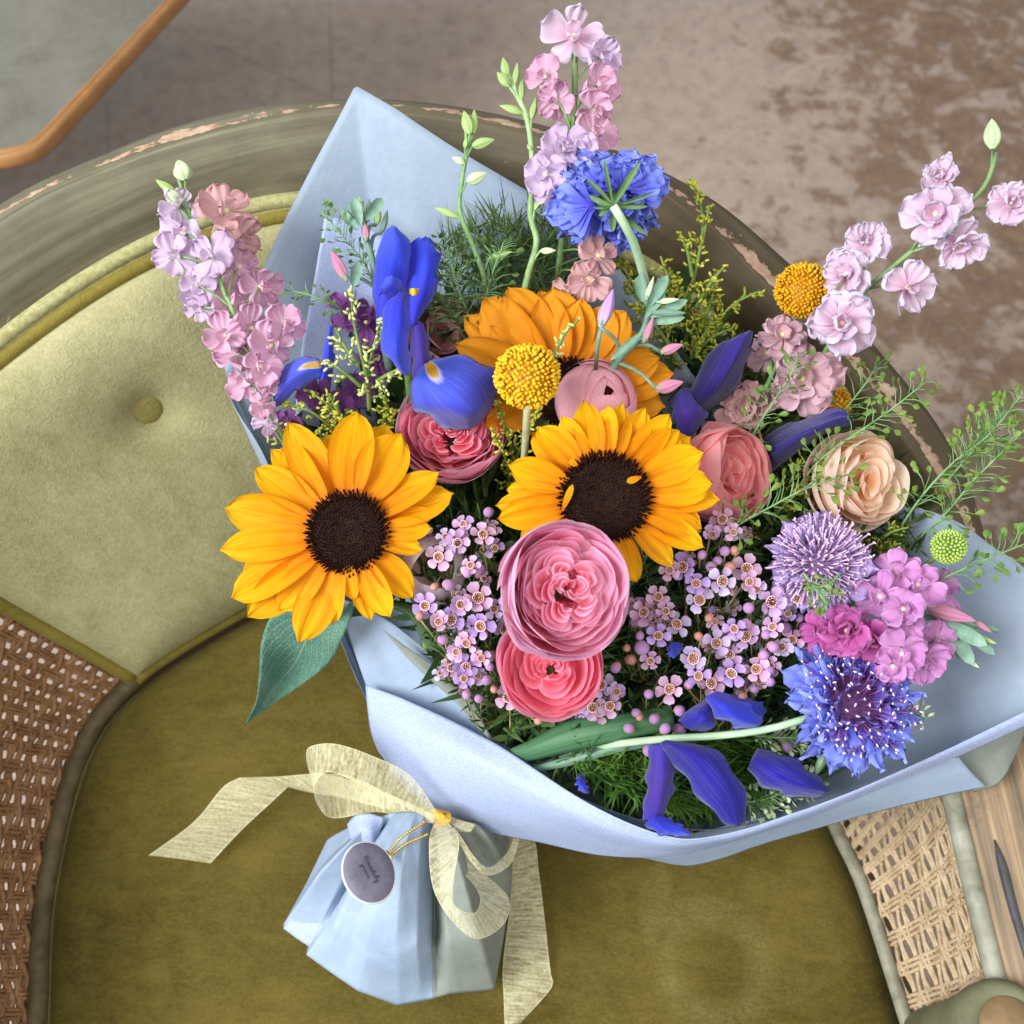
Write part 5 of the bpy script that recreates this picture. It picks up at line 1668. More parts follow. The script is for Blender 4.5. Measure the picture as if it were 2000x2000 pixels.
stock("grey green stock stem in bud in front of the folded paper", [(705, 395, .322), (712, 450, .316), (728, 510, .305), (740, 600, .288), (760, 720, .25)],
      [(680, 605, .262, 36, -.1, .2, 'purple', False), (715, 630, .258, 42, 0, .1, 'purple', False), (735, 700, .250, 40, .1, 0, 'purple', False), (620, 770, .240, 38, 0, .2, 'purple', False), (700, 765, .236, 36, 0, .2, 'purple', False), (560, 830, .232, 36, -.2, .2, 'purple', False), (660, 800, .232, 34, -.2, .2, 'purple', False)],
      [((678, 548, .308), (648, 488, .316), M_BUD_PINK, .62), ((716, 470, .316), (714, 436, .32), M_BUD_PINK, .75), ((735, 440, .315), (742, 405, .32), GB, .7), ((720, 430, .318), (722, 388, .322), M_GREYGREEN, .55), ((700, 430, .318), (680, 392, .322), M_GREYGREEN, .45), ((690, 425, .316), (662, 402, .318), M_GREYGREEN, .4), ((735, 420, .318), (735, 385, .321), M_GREYGREEN, .5), ((745, 455, .314), (758, 410, .316), M_GREYGREEN, .4), ((710, 420, .32), (702, 384, .324), GB, .5)],
      [((705, 440, .32), (690, 384, .326), .35), ((715, 430, .322), (748, 386, .326), .4), ((700, 450, .315), (664, 410, .318), .3), ((690, 560, .306), (700, 510, .31), .4)])
stock("pale stock stem with one lilac bud and several green ones", [(1290, 545, .315), (1270, 600, .306), (1255, 650, .298), (1210, 700, .285), (1170, 760, .262)], [],
      [((1172, 640, .308), (1200, 565, .318), M_BUD_LILAC, .62), ((1258, 668, .302), (1278, 618, .31), M_BUD_PINK, .55), ((1290, 688, .290), (1334, 674, .296), M_BUD_PINK, .75), ((1282, 760, .280), (1334, 748, .288), M_BUD_PINK, .85),
       ((1262, 570, .312), (1252, 530, .318), M_GREYGREEN, .5), ((1285, 590, .312), (1326, 585, .318), M_BUD_WHITE, .45), ((1275, 610, .31), (1340, 612, .316), M_GREYGREEN, .35), ((1262, 585, .312), (1278, 540, .318), M_BUD_WHITE, .45)],
      [((1265, 600, .31), (1305, 535, .318), .3), ((1260, 620, .308), (1300, 560, .314), .3), ((1255, 590, .31), (1248, 535, .316), .4), ((1270, 620, .308), (1345, 585, .314), .25), ((1250, 650, .304), (1190, 705, .292), .16), ((1270, 630, .306), (1338, 620, .312), .25)])
st_ = bpy.data.objects.get("stock_flower.002")
inv = st_.matrix_basis.inverted()
put("stalk", mesh_of(g_tube([inv @ p for p in W([(1174, 640, .307), (1166, 680, .296), (1164, 720, .28)])], .0013, .0012, 6), "stalk", M_GREYGREEN), st_)


# ------------------------------------------------------------------ waxflower
WAX = [petal_mat("waxflower_petal", [(0, (196, 140, 196)), (.4, (214, 168, 216)), (1, (232, 204, 238))], vein=.35, freq=6, trans=.25, vary=.2, bump=.3),
       petal_mat("waxflower_lilac_petal", [(0, (170, 124, 196)), (.4, (186, 150, 214)), (1, (212, 188, 238))], vein=.35, freq=6, trans=.25, vary=.2, bump=.3)]
WAX.append(petal_mat("waxflower_pink_petal", [(0, (190, 128, 168)), (.4, (222, 172, 204)), (1, (238, 208, 228))], vein=.35, freq=6, trans=.25, vary=.2, bump=.3))
WAX.append(petal_mat("waxflower_pale_petal", [(0, (190, 150, 206)), (.4, (218, 196, 234)), (1, (240, 228, 248))], vein=.3, freq=6, trans=.25, vary=.15, bump=.3))
M_CUP = plain_mat("waxflower_cup", (132, 78, 52), (178, 122, 84), 260)
M_CUP2 = plain_mat("waxflower_dark_cup", (104, 22, 42), (136, 44, 60), 260)
M_CUPRIM = plain_mat("waxflower_rim", (214, 176, 168), (240, 214, 206), 260)
M_WBUD = petal_mat("waxflower_bud", [(0, (190, 140, 190)), (.5, (214, 164, 212)), (1, (226, 188, 226))], vein=.1, freq=5, trans=.15)
M_WBUD2 = plain_mat("waxflower_bud_brown", (170, 110, 96), (214, 158, 140), 160)
M_NEEDLE = plain_mat("waxflower_needle", (44, 76, 36), (92, 124, 58), 90, trans=.15)
M_TWIG = plain_mat("waxflower_twig", (126, 108, 74), (166, 148, 104), 120)
WM = {'petal': [[petal_mesh("petal", WAX[k], L=.72, Wd=.74, nu=8, nv=7, a=.5, b=2.6, c=.5, bend=[8, 24, -6][i], cup=[.12, .2, .1][i], seed=70 + i, ruffle=.02, base_w=.42, tip=.6) for i in range(3)] for k in range(4)],
      'cup': [mesh_of(g_lathe([(.0001, -.06), (.16, -.05), (.28, .05), (.345, .15), (.33, .12), (.32, -.1), (.20, -.35), (.0001, -.5)], 14), "blossom", m) for m in (M_CUP, M_CUP2)],
      'rim': mesh_of(g_tube([(.345 * math.cos(a), .345 * math.sin(a), .16 + .02 * math.sin(5 * a)) for a in np.linspace(0, 2 * math.pi, 21)], .04, sides=5, cap=False), "rim", M_CUPRIM)}
stm = MB()
for k in range(10):
    a = k * .6283
    stm.add(g_tube([(.30 * math.cos(a), .30 * math.sin(a), .1), (.24 * math.cos(a), .24 * math.sin(a), .24)], .025, sides=4))
    stm.add(g_ellip((.24 * math.cos(a), .24 * math.sin(a), .26), (0, 0, 1), .05, .045, 5, 4))
stm.add(g_tube([(0, 0, 0), (.03, .02, .16), (.06, .05, .34)], .03, sides=4))
WM['stam'] = stm.mesh("stamens", M_CUPRIM)
WM['bud'] = [mesh_of(MB().add(g_ellip((0, 0, .2), (0, 0, 1), .46, .42, 10, 8)).mesh if False else g_ellip((0, 0, .2), (0, 0, 1), .46, .42, 10, 8), "bud", m) for m in (M_WBUD, M_WBUD2)]
WM['budcup'] = mesh_of(g_lathe([(.0001, -.6), (.18, -.45), (.34, -.2), (.40, .05), (.37, .05)], 10), "cup", M_WBUD2)


def waxflower(label, base, blossoms, buds, seed):
    Mb = tr(*at(*base))
    root = thing("waxflower_sprig", label, "waxflower", "waxflower sprigs in the bouquet", Mb)
    inv = Mb.inverted()
    r = random.Random(seed)
    tw, nd = MB(), MB()
    b0 = Vector((0, 0, 0))
    ends = []
    blossoms = list(blossoms)
    for q in range(7):                     # smaller ones deeper in the spray
        bx = r.choice(blossoms[:len(blossoms)])
        blossoms.append((bx[0] + r.uniform(-48, 48), bx[1] + r.uniform(-40, 48), r.uniform(17, 24), r.uniform(-.5, .5), r.uniform(-.5, .5), r.random() < .2, -.016))
    for i, bl in enumerate(blossoms):
        px, py, rp, tx, ty, dark = bl[:6]
        h = hh(py) + r.uniform(-.008, .006) + (bl[6] if len(bl) > 6 else 0)
        M = frame(px, py, h, tx + r.uniform(-.5, .5), ty + r.uniform(-.5, .5), r.uniform(0, 360))
        R = rp * mpp(M.translation)
        c = put("blossom", WM['cup'][1 if dark else 0], root, inv @ M @ Matrix.Scale(R, 4))
        put("rim", WM['rim'], c)
        put("stamens", WM['stam'], c)
        kk = r.randrange(4)
        shut = r.choice((0, 0, 0, -12, -34))
        skip = r.randrange(5) if r.random() < .14 else -1
        for k in range(5):
            if k == skip:
                continue
            put("petal", WM['petal'][kk][r.randrange(3)], c, Matrix.Rotation(k * 1.2566 + r.uniform(-.06, .06), 4, 'Z') @ tr(.31, 0, .06) @ rot('Y', shut + r.uniform(-22, 14)) @ rot('X', r.uniform(-18, 18)) @ Matrix.Scale(r.uniform(.88, 1.1), 4))
        ends.append(inv @ (M @ Vector((0, 0, -R * .5))))
    for (px, py, rp, dark) in buds:
        h = hh(py) + r.uniform(-.008, .004)
        M = frame(px, py, h, r.uniform(-.7, .7), r.uniform(-.7, .7), r.uniform(0, 360))
        R = rp * mpp(M.translation) * 1.9
        b = put("bud", WM['bud'][1 if dark else 0], root, inv @ M @ Matrix.Scale(R, 4))
        put("cup", WM['budcup'], b)
        ends.append(inv @ (M @ Vector((0, 0, -R * .5))))
    for e in ends:
        m = b0 * .45 + e * .55 + Vector((r.uniform(-.012, .012), r.uniform(-.012, .012), -.012))
        pts = crv([b0, m, e], 9)
        tw.add(g_tube(pts, .0008, .00045, 5))
        for q in range(9):
            i = r.randrange(2, 8)
            p = Vector(pts[i]) + Vector((r.uniform(-1, 1), r.uniform(-1, 1), r.uniform(-.5, 1))) * .002
            d = (Vector(pts[i + 1 if i < 8 else i]) - Vector(pts[i - 1])).normalized() + Vector((r.uniform(-1, 1), r.uniform(-1, 1), r.uniform(-.4, .9))) * .9
            L = r.uniform(.007, .016)
            nd.add(g_tube([p, p + d.normalized() * L * .6, p + d.normalized() * L], [.0005, .0006, .0002], sides=4))
    put("twigs", tw.mesh("twigs", M_TWIG), root, kind='stuff')
    put("needles", nd.mesh("needles", M_NEEDLE), root, kind='stuff')
    return root


waxflower("lilac waxflower sprig beside the large rose and the sunflower, topmost of its kind", (900, 1200, .17),
          [(943, 1045, 27, .2, .1, 0), (893, 1059, 27, 0, 0, 1), (858, 1088, 29, -.2, 0, 0), (905, 1025, 22, 0, .5, 0), (965, 1070, 22, .3, 0, 0), (870, 1050, 22, -.3, .3, 0), (920, 1105, 22, 0, .1, 0)],
          [(956, 1000, 13, 0), (912, 1118, 12, 0), (872, 1141, 12, 0), (937, 1110, 12, 0), (850, 1145, 10, 1), (835, 1035, 11, 0)], 1)
waxflower("lilac waxflower sprig with brown centres between the rose and the blue paper", (930, 1330, .15),
          [(934, 1168, 32, 0, .1, 0), (884, 1212, 31, -.1, 0, 0), (940, 1222, 31, .1, 0, 0), (987, 1232, 31, .2, 0, 0), (831, 1183, 28, -.5, .2, 0), (900, 1180, 26, 0, .3, 0), (912, 1255, 26, -.1, -.2, 0), (965, 1190, 22, .4, .1, 0), (858, 1215, 24, -.3, .1, 0)],
          [(866, 1250, 13, 0), (856, 1220, 11, 1), (820, 1205, 11, 1), (960, 1280, 13, 0), (930, 1270, 11, 0), (878, 1143, 14, 0), (985, 1175, 12, 0), (945, 1240, 10, 1)], 2)
waxflower("lilac waxflower sprig with dark needles over the folded paper edge", (1000, 1385, .13),
          [(909, 1300, 28, -.2, -.1, 0), (893, 1272, 24, -.3, .1, 0), (994, 1362, 31, 0, -.1, 0), (905, 1325, 22, -.2, -.3, 0), (940, 1285, 20, .1, .2, 0)],
          [(952, 1328, 12, 0), (911, 1358, 11, 0), (936, 1364, 11, 0), (1050, 1408, 10, 1), (955, 1300, 11, 0), (965, 1345, 10, 1)], 3)
waxflower("lilac waxflower sprig touching the hot pink rose, above the strap leaf", (1210, 1460, .12),
          [(1175, 1338, 29, .2, 0, 0), (1157, 1380, 30, 0, -.3, 0), (1190, 1378, 27, .1, -.3, 0), (1204, 1352, 22, .4, 0, 0), (1309, 1347, 30, 0, -.1, 0), (1140, 1370, 22, -.3, -.2, 0)],
          [(1230, 1423, 13, 0), (1280, 1403, 13, 0), (1298, 1425, 14, 0), (1327, 1430, 17, 0), (1271, 1467, 16, 0), (1326, 1387, 14, 0), (1266, 1355, 12, 0), (1244, 1392, 11, 0), (1250, 1400, 9, 1)], 4)
waxflower("lilac waxflower sprig close to the large rose's far side, under the sunflower", (1270, 1330, .15),
          [(1259, 1197, 29, 0, .1, 0), (1285, 1165, 25, -.1, .3, 0), (1320, 1220, 30, .3, 0, 0), (1286, 1240, 26, 0, -.2, 0), (1300, 1195, 22, .1, .2, 0), (1270, 1290, 22, 0, -.2, 0)],
          [(1253, 1266, 19, 0), (1204, 1302, 13, 0), (1230, 1288, 14, 1), (1241, 1217, 13, 0), (1250, 1240, 11, 0), (1225, 1265, 10, 1)], 5)
waxflower("pink waxflower sprig crowded just below the sunflower's lower petals", (1370, 1280, .16),
          [(1334, 1108, 31, 0, .1, 0), (1409, 1135, 32, .1, 0, 0), (1459, 1110, 31, .1, .1, 0), (1365, 1172, 31, 0, -.2, 0), (1360, 1138, 27, 0, .1, 0), (1308, 1115, 24, -.3, 0, 0), (1462, 1136, 25, .2, -.2, 0), (1412, 1015, 28, 0, .2, 0), (1390, 1045, 22, -.2, 0, 0), (1432, 1040, 20, .3, .1, 0)],
          [(1388, 1107, 14, 0), (1424, 1108, 14, 1), (1416, 1077, 13, 0), (1436, 1077, 12, 1), (1386, 1205, 11, 1), (1370, 1085, 11, 0), (1400, 1096, 12, 0)], 6)
waxflower("pink waxflower sprig with one crimson centre, beneath the mauve scabiosa", (1470, 1360, .15),
          [(1506, 1174, 33, .1, 0, 1), (1557, 1172, 28, .3, .1, 0), (1525, 1262, 27, .2, 0, 0), (1478, 1150, 24, -.1, .3, 0), (1548, 1250, 25, .3, 0, 0), (1510, 1225, 24, 0, 0, 0), (1540, 1200, 20, .2, 0, 0)],
          [(1463, 1187, 14, 0), (1535, 1225, 14, 0), (1460, 1220, 13, 0), (1562, 1208, 11, 0), (1508, 1262, 14, 0), (1535, 1264, 15, 0), (1552, 1140, 10, 1), (1580, 1150, 12, 1), (1495, 1240, 12, 0)], 7)
waxflower("pale waxflower sprig hanging over the royal blue iris petals", (1400, 1440, .15),
          [(1356, 1287, 33, 0, 0, 0), (1398, 1256, 30, 0, .1, 0), (1456, 1244, 31, .1, .1, 0), (1430, 1313, 31, .1, -.1, 0), (1387, 1335, 31, 0, -.2, 0), (1478, 1308, 29, .2, 0, 0), (1425, 1280, 28, 0, 0, 0), (1435, 1228, 24, 0, .2, 0), (1480, 1330, 22, .2, -.1, 0), (1365, 1320, 25, -.1, -.2, 0), (1505, 1300, 22, .3, 0, 0)],
          [(1366, 1244, 11, 1), (1502, 1308, 14, 0), (1490, 1280, 13, 0), (1452, 1360, 11, 1), (1344, 1338, 12, 0), (1475, 1345, 12, 0), (1502, 1330, 12, 0), (1540, 1460, 14, 0), (1520, 1425, 12, 0), (1555, 1410, 11, 0), (1530, 1440, 12, 0)], 8)

# ------------------------------------------------------------------ solidago, pennycress, ferns, leaves
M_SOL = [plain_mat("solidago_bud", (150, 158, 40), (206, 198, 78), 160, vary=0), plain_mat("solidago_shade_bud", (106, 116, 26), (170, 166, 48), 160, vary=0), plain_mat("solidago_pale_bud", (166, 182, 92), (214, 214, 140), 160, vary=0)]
M_SOLSTEM = plain_mat("solidago_stem", (92, 118, 48), (130, 150, 78), 90)


def solidago(label, paths, width, dens, mat, seed, bud=.0017):
    Wp = W(paths[0])
    Mb = tr(*Wp[-1])
    T = np.array(tuple(Wp[-1]))
    root = thing("solidago_spray", label, "solidago", "solidago sprays in the bouquet", Mb)
    r = random.Random(seed)
    sb, bb = MB(), MB()
    for path in paths:
        pts = crv(W(path), 30) - T
        sb.add(g_tube(pts, .0006, .0013, 5))
        L = np.linalg.norm(np.diff(pts, axis=0), axis=1).sum()
        for k in range(int(dens * L / .1)):
            f = r.random() ** 1.15
            i = min(28, int(f * 29))
            p = Vector(pts[i])
            tdir = (Vector(pts[i]) - Vector(pts[i + 1])).normalized()
            side = Vector((r.gauss(0, 1), r.gauss(0, 1), r.gauss(0, .6)))
            side = (side - tdir * side.dot(tdir)).normalized()
            bl = width * (.15 + .85 * f) * r.uniform(.5, 1.1)
            d = (tdir * .8 + side).normalized()
            e = p + d * bl
            mid = p + d * bl * .5 - Vector((0, 0, .0006))
            sb.add(g_tube([p, mid, e], .0004, .0003, 4))
            nb = max(2, int(bl / .0022))
            for q in range(nb):
                c = p.lerp(e, (q + 1) / nb) + Vector((r.gauss(0, 1), r.gauss(0, 1), r.gauss(0, 1))) * .0009
                ax = d + Vector((r.gauss(0, .5), r.gauss(0, .5), r.gauss(0, .4)))
                bb.add(g_ellip(c, ax, bud * r.uniform(.8, 1.3), bud * .5, 5, 4))
    put("stems", sb.mesh("stems", M_SOLSTEM), root, kind='stuff')
    put("buds", bb.mesh("buds", mat), root, kind='stuff')
    return root


solidago("fresh green solidago spray in front of the blue iris", [[(686, 572, .305), (690, 620, .302), (702, 680, .296), (716, 735, .284), (722, 800, .26)], [(745, 625, .300), (735, 660, .298), (720, 715, .288), (716, 740, .282)], [(800, 715, .296), (770, 725, .292), (735, 745, .280)], [(640, 705, .290), (670, 725, .288), (705, 755, .278)], [(655, 640, .300), (670, 670, .298), (700, 715, .288)]], .012, 36, M_SOL[2], 1)
solidago("yellow green solidago low behind the overhanging sunflower", [[(560, 790, .258), (600, 800, .256), (650, 835, .240), (690, 860, .22)], [(600, 760, .262), (640, 790, .256), (690, 830, .235)], [(540, 830, .25), (545, 850, .24), (590, 890, .22)], [(640, 770, .262), (660, 800, .255), (700, 850, .22)], [(740, 760, .262), (755, 790, .256), (745, 850, .22)]], .014, 46, M_SOL[0], 2)
solidago("tall yellow green solidago plumes by the painted rail", [[(1347, 350, .330), (1368, 400, .324), (1372, 450, .316), (1360, 520, .302), (1340, 600, .272)], [(1385, 400, .326), (1378, 440, .318), (1365, 500, .304)], [(1330, 460, .318), (1342, 490, .312), (1352, 540, .298)], [(1415, 520, .305), (1390, 550, .3), (1360, 600, .28)]], .012, 36, M_SOL[0], 3)
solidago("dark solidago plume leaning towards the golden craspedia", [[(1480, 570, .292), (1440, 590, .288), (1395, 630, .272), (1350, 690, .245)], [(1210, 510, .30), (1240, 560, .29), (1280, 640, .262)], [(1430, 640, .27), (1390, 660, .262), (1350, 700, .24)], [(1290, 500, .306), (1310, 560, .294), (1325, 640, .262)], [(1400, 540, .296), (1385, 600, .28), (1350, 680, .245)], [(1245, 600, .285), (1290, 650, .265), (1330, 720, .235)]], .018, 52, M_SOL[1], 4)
solidago("small solidago tip beside the round yellow craspedia", [[(1132, 622, .31), (1105, 650, .306), (1085, 690, .295), (1075, 740, .26)]], .006, 40, M_SOL[2], 5)
solidago("solidago tuft under the round yellow craspedia", [[(972, 790, .272), (985, 830, .262), (1000, 880, .24), (1000, 940, .21)], [(1050, 800, .270), (1035, 840, .26), (1005, 900, .23)], [(960, 840, .262), (985, 890, .245), (1000, 960, .2)]], .010, 40, M_SOL[0], 6)
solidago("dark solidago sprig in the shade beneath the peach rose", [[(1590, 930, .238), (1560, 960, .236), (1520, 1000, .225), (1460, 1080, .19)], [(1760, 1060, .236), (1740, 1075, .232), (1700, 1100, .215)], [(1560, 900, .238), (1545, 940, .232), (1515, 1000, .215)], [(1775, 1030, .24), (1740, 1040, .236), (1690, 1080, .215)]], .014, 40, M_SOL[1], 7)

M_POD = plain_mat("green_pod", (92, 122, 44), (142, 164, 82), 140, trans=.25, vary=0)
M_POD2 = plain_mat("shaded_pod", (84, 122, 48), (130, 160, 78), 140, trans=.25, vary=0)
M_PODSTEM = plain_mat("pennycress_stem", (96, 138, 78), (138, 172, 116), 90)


def pennycress(label, paths, seed, n=44, mat=None, spread=.011, pod=.0026):
    Wp = W(paths[0])
    Mb = tr(*Wp[-1])
    T = np.array(tuple(Wp[-1]))
    root = thing("pennycress_sprig", label, "pennycress", "pennycress sprigs in the bouquet", Mb)
    r = random.Random(seed)
    sb, bb = MB(), MB()
    for path in paths:
        pts = crv(W(path), 40) - T
        sb.add(g_tube(pts, .0004, .0007, 5))
        for k in range(n):
            f = (k + r.random()) / n * .78
            i = min(38, int(f * 39))
            p = Vector(pts[i])
            td = (Vector(pts[i]) - Vector(pts[i + 1])).normalized()
            side = Vector((r.gauss(0, 1), r.gauss(0, 1), r.gauss(0, .8)))
            side = (side - td * side.dot(td)).normalized()
            bl = spread * (.35 + .65 * min(1, f * 3 + .2)) * r.uniform(.7, 1.2)
            e = p + (td * .7 + side).normalized() * bl
            sb.add(g_tube([p, p.lerp(e, .6) + td * .001, e], .00025, .0002, 4))
            ax = (e - p).normalized() + Vector((r.gauss(0, .3), r.gauss(0, .3), r.gauss(0, .3)))
            g = g_grid(petal_grid(pod * 2 * r.uniform(.7, 1.2), pod * 1.15, 5, 4, a=.7, b=2, c=.6, cup=.2, seed=k))
            bb.add(g, oriented(e, ax) @ rot('Y', -90) @ rot('X', r.uniform(0, 180)))
    put("stems", sb.mesh("stems", M_PODSTEM), root, kind='stuff')
    put("pods", bb.mesh("pods", mat or M_POD), root, kind='stuff')
    return root


pennycress("pennycress sprig crossing the peach rose towards the floor", [[(1808, 746, .292), (1740, 800, .284), (1665, 852, .276), (1600, 900, .262), (1540, 980, .22)]], 1, 54)
pennycress("pennycress sprig above the mauve scabiosa", [[(1660, 925, .274), (1600, 945, .270), (1565, 958, .268), (1505, 990, .262), (1450, 1020, .252), (1380, 1080, .21)]], 2, 50, spread=.012, pod=.003)
pennycress("feathery pennycress sprig reaching past the chair arm", [[(1996, 770, .292), (1930, 850, .282), (1860, 905, .270), (1800, 970, .258), (1740, 1060, .22)], [(2010, 830, .286), (1950, 890, .278), (1905, 935, .268), (1840, 1010, .25), (1760, 1080, .21)], [(1960, 800, .28), (1900, 880, .272), (1840, 950, .258)]], 3, 60, spread=.013)
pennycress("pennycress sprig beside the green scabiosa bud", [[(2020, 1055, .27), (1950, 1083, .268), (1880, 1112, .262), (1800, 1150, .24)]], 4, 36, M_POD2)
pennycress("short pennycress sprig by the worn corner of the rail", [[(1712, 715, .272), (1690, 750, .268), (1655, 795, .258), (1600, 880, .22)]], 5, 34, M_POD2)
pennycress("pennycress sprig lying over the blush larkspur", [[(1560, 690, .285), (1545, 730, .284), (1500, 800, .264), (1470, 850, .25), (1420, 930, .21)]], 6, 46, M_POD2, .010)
pennycress("thin pennycress sprig standing out against the paper liner", [[(628, 412, .318), (650, 440, .314), (680, 475, .308), (715, 520, .296), (740, 600, .27)]], 7, 46, M_POD2, .009, .0022)
pennycress("tiny flowered pennycress tip near the pink larkspur spike", [[(568, 568, .298), (600, 575, .296), (640, 590, .29), (690, 620, .27)]], 8, 26, M_POD2, .006, .0018)
pennycress("leafy pennycress sprig in the shade by the green larkspur", [[(870, 470, .316), (885, 530, .306), (905, 590, .286), (940, 660, .25)], [(985, 470, .315), (960, 540, .3), (940, 620, .27)], [(840, 560, .29), (880, 610, .275), (920, 680, .245)]], 9, 60, plain_mat("deep_green_pod", (54, 78, 42), (92, 116, 62), 140, trans=.2, vary=0), .011, .0026)
pennycress("white tipped sprig at the paper's inner fold, below the irises", [[(1590, 1520, .170), (1545, 1540, .168), (1490, 1562, .16), (1420, 1570, .14)], [(1520, 1535, .168), (1495, 1555, .162), (1440, 1575, .145)], [(1565, 1440, .18), (1500, 1440, .178), (1440, 1430, .17)]], 10, 50, plain_mat("pale_pod", (136, 164, 104), (206, 216, 176), 140, vary=0), .009, .0022)
pennycress("pennycress sprig dangling over the blue scabiosa's edge", [[(1802, 1405, .216), (1788, 1395, .214), (1750, 1400, .208)]], 11, 14, plain_mat("white_pod", (170, 190, 130), (224, 226, 196), 140, vary=0), .006, .002)
pennycress("pennycress tip hanging over the mauve scabiosa's lower petals", [[(1615, 1180, .262), (1600, 1160, .262), (1570, 1120, .26)], [(1590, 1150, .262), (1620, 1140, .262), (1640, 1120, .258)]], 12, 20, M_POD, .007, .002)

# green scabiosa bud
Mg = frame(1853, 1068, .268, .1, .2)
Rg = 33 * mpp(Mg.translation)
gb = thing("scabiosa_bud", "green domed scabiosa bud beside the stock, over the paper edge", "scabiosa bud", None, Mg)
mb = MB()
for k in range(170):
    z = 1 - 1.5 * (k + .5) / 170
    a = k * 2.39996
    s = math.sqrt(1 - z * z)
    d = Vector((s * math.cos(a), s * math.sin(a), z))
    mb.add(g_ellip(d * Rg * .94, d, Rg * .13, Rg * .10, 6, 5))
put("head", mesh_of(g_ellip((0, 0, 0), (0, 0, 1), Rg * .93, Rg * .93, 16, 10), "head", plain_mat("bud_core", (60, 88, 30), (90, 116, 44), 200)), gb)
put("florets", mb.mesh("florets", plain_mat("bud_floret", (140, 170, 70), (190, 208, 110), 200, vary=0)), gb, kind='stuff')
for k in range(8):
    put("bract", SUN_MESH["bract%d" % (k % 3)], gb, tr(0, 0, -Rg * .6) @ Matrix.Rotation(k * .785, 4, 'Z') @ rot('Y', -35) @ Matrix.Scale(.7, 4))
stem_to_tie(gb, Mg @ tr(0, 0, -Rg * .8), .0013, .0012, M_STEM, .02)
gb.children[-1].matrix_basis = tr(0, 0, -Rg * .8)


# big sunflower leaf and the strap leaves
def leaf_mat(name, c1, c2, c3, nv=11):
    t = NT(name)
    uvv, u, v = t.uv()
    e = t.math('ABSOLUTE', t.math('SUBTRACT', v, .5))
    # side veins run forward from the midrib
    ph = t.math('SUBTRACT', t.math('MULTIPLY', u, nv), t.math('MULTIPLY', e, nv * .9))
    n = t.noise(t.obj(), 150, 5, .7, .5)
    ph = t.math('ADD', ph, t.math('MULTIPLY', n, .35))
    sv = t.math('ABSOLUTE', t.math('SUBTRACT', t.math('FRACT', ph), .5))
    sv = t.math('MULTIPLY_ADD', sv, -9, 1.0, clamp=True)
    mr = t.math('MULTIPLY_ADD', e, -55, 1.0, clamp=True)
    vein = t.math('MAXIMUM', t.math('MULTIPLY', sv, .55), mr)
    vo = t.n('TexVoronoi', feature='DISTANCE_TO_EDGE')
    t.set(vo.inputs['Vector'], t.obj()); vo.inputs['Scale'].default_value = 420
    net = t.math('MULTIPLY_ADD', vo.outputs[0], -9, 1.0, clamp=True)
    big = t.noise(t.obj(), 40, 4, .6)
    col = t.ramp(big, [(.35, lin(c1)), (.65, lin(c2))])
    col = t.mix(t.math('MULTIPLY', net, .4), col, lin(tuple(x * .72 for x in c1)))
    col = t.mix(t.math('MULTIPLY', vein, .75), col, lin(c3))
    return t.finish(col, .5, t.bump(t.math('ADD', t.math('MULTIPLY', vein, -1), t.math('MULTIPLY', net, -.5)), .5, .0012), .2, spec=.3)


lfM = frame(690, 1185, .165)
lt = thing("sunflower_leaf", "large pointed grey green leaf hanging from the bouquet over the seat", "leaf", None, lfM)
Tl = Matrix(lfM).inverted()
rows = [[(672, 1182, .178), (680, 1180, .182), (692, 1178, .178)], [(540, 1190, .172), (620, 1222, .160), (690, 1192, .168)], [(512, 1245, .162), (596, 1258, .148), (672, 1240, .156)], [(507, 1320, .148), (560, 1305, .134), (648, 1290, .138)], [(500, 1372, .132), (530, 1352, .122), (580, 1345, .124)], [(484, 1406, .116), (500, 1392, .112), (515, 1388, .112)], [(478, 1412, .108), (479, 1411, .108), (481, 1411, .108)]]
Pl = wrinkle(sheet_pts(rows, 34, 23), .0012, 77, 80)
V, F, U = solid_grid(Pl, .0005)
A = np.array(Tl)
V = V @ A[:3, :3].T + A[:3, 3]
put("blade", mesh_of((V, F, U), "blade", leaf_mat("sunflower_leaf_skin", (84, 130, 110), (118, 158, 134), (158, 190, 158))), lt)
put("stalk", mesh_of(g_tube([Tl @ p for p in W([(690, 1180, .178), (740, 1150, .19), (790, 1140, .18), (850, 1250, .13)])], .0016, .0018, 7), "stalk", M_STEM), lt)


def strap(label, rows, c1, c2, name="strap_leaf"):
    Wp = at(*rows[0][1])
    root = thing(name, label, "leaf", None, tr(*Wp))
    P = sheet_pts(rows, 26, 9)
    t = NT(name + "_skin")
    uvv, u, v = t.uv()
    n = t.noise(t.scale(uvv, (1.2, 34, 1)), 1.0, 3, .6)
    col = t.ramp(n, [(.3, lin(c1)), (.7, lin(c2))])
    m = t.finish(col, .45, t.bump(n, .35, .0008), .18, spec=.35)
    put("blade", mesh_of(solid_grid(P - np.array(tuple(Wp)), .0007), "blade", m), root)
    return root


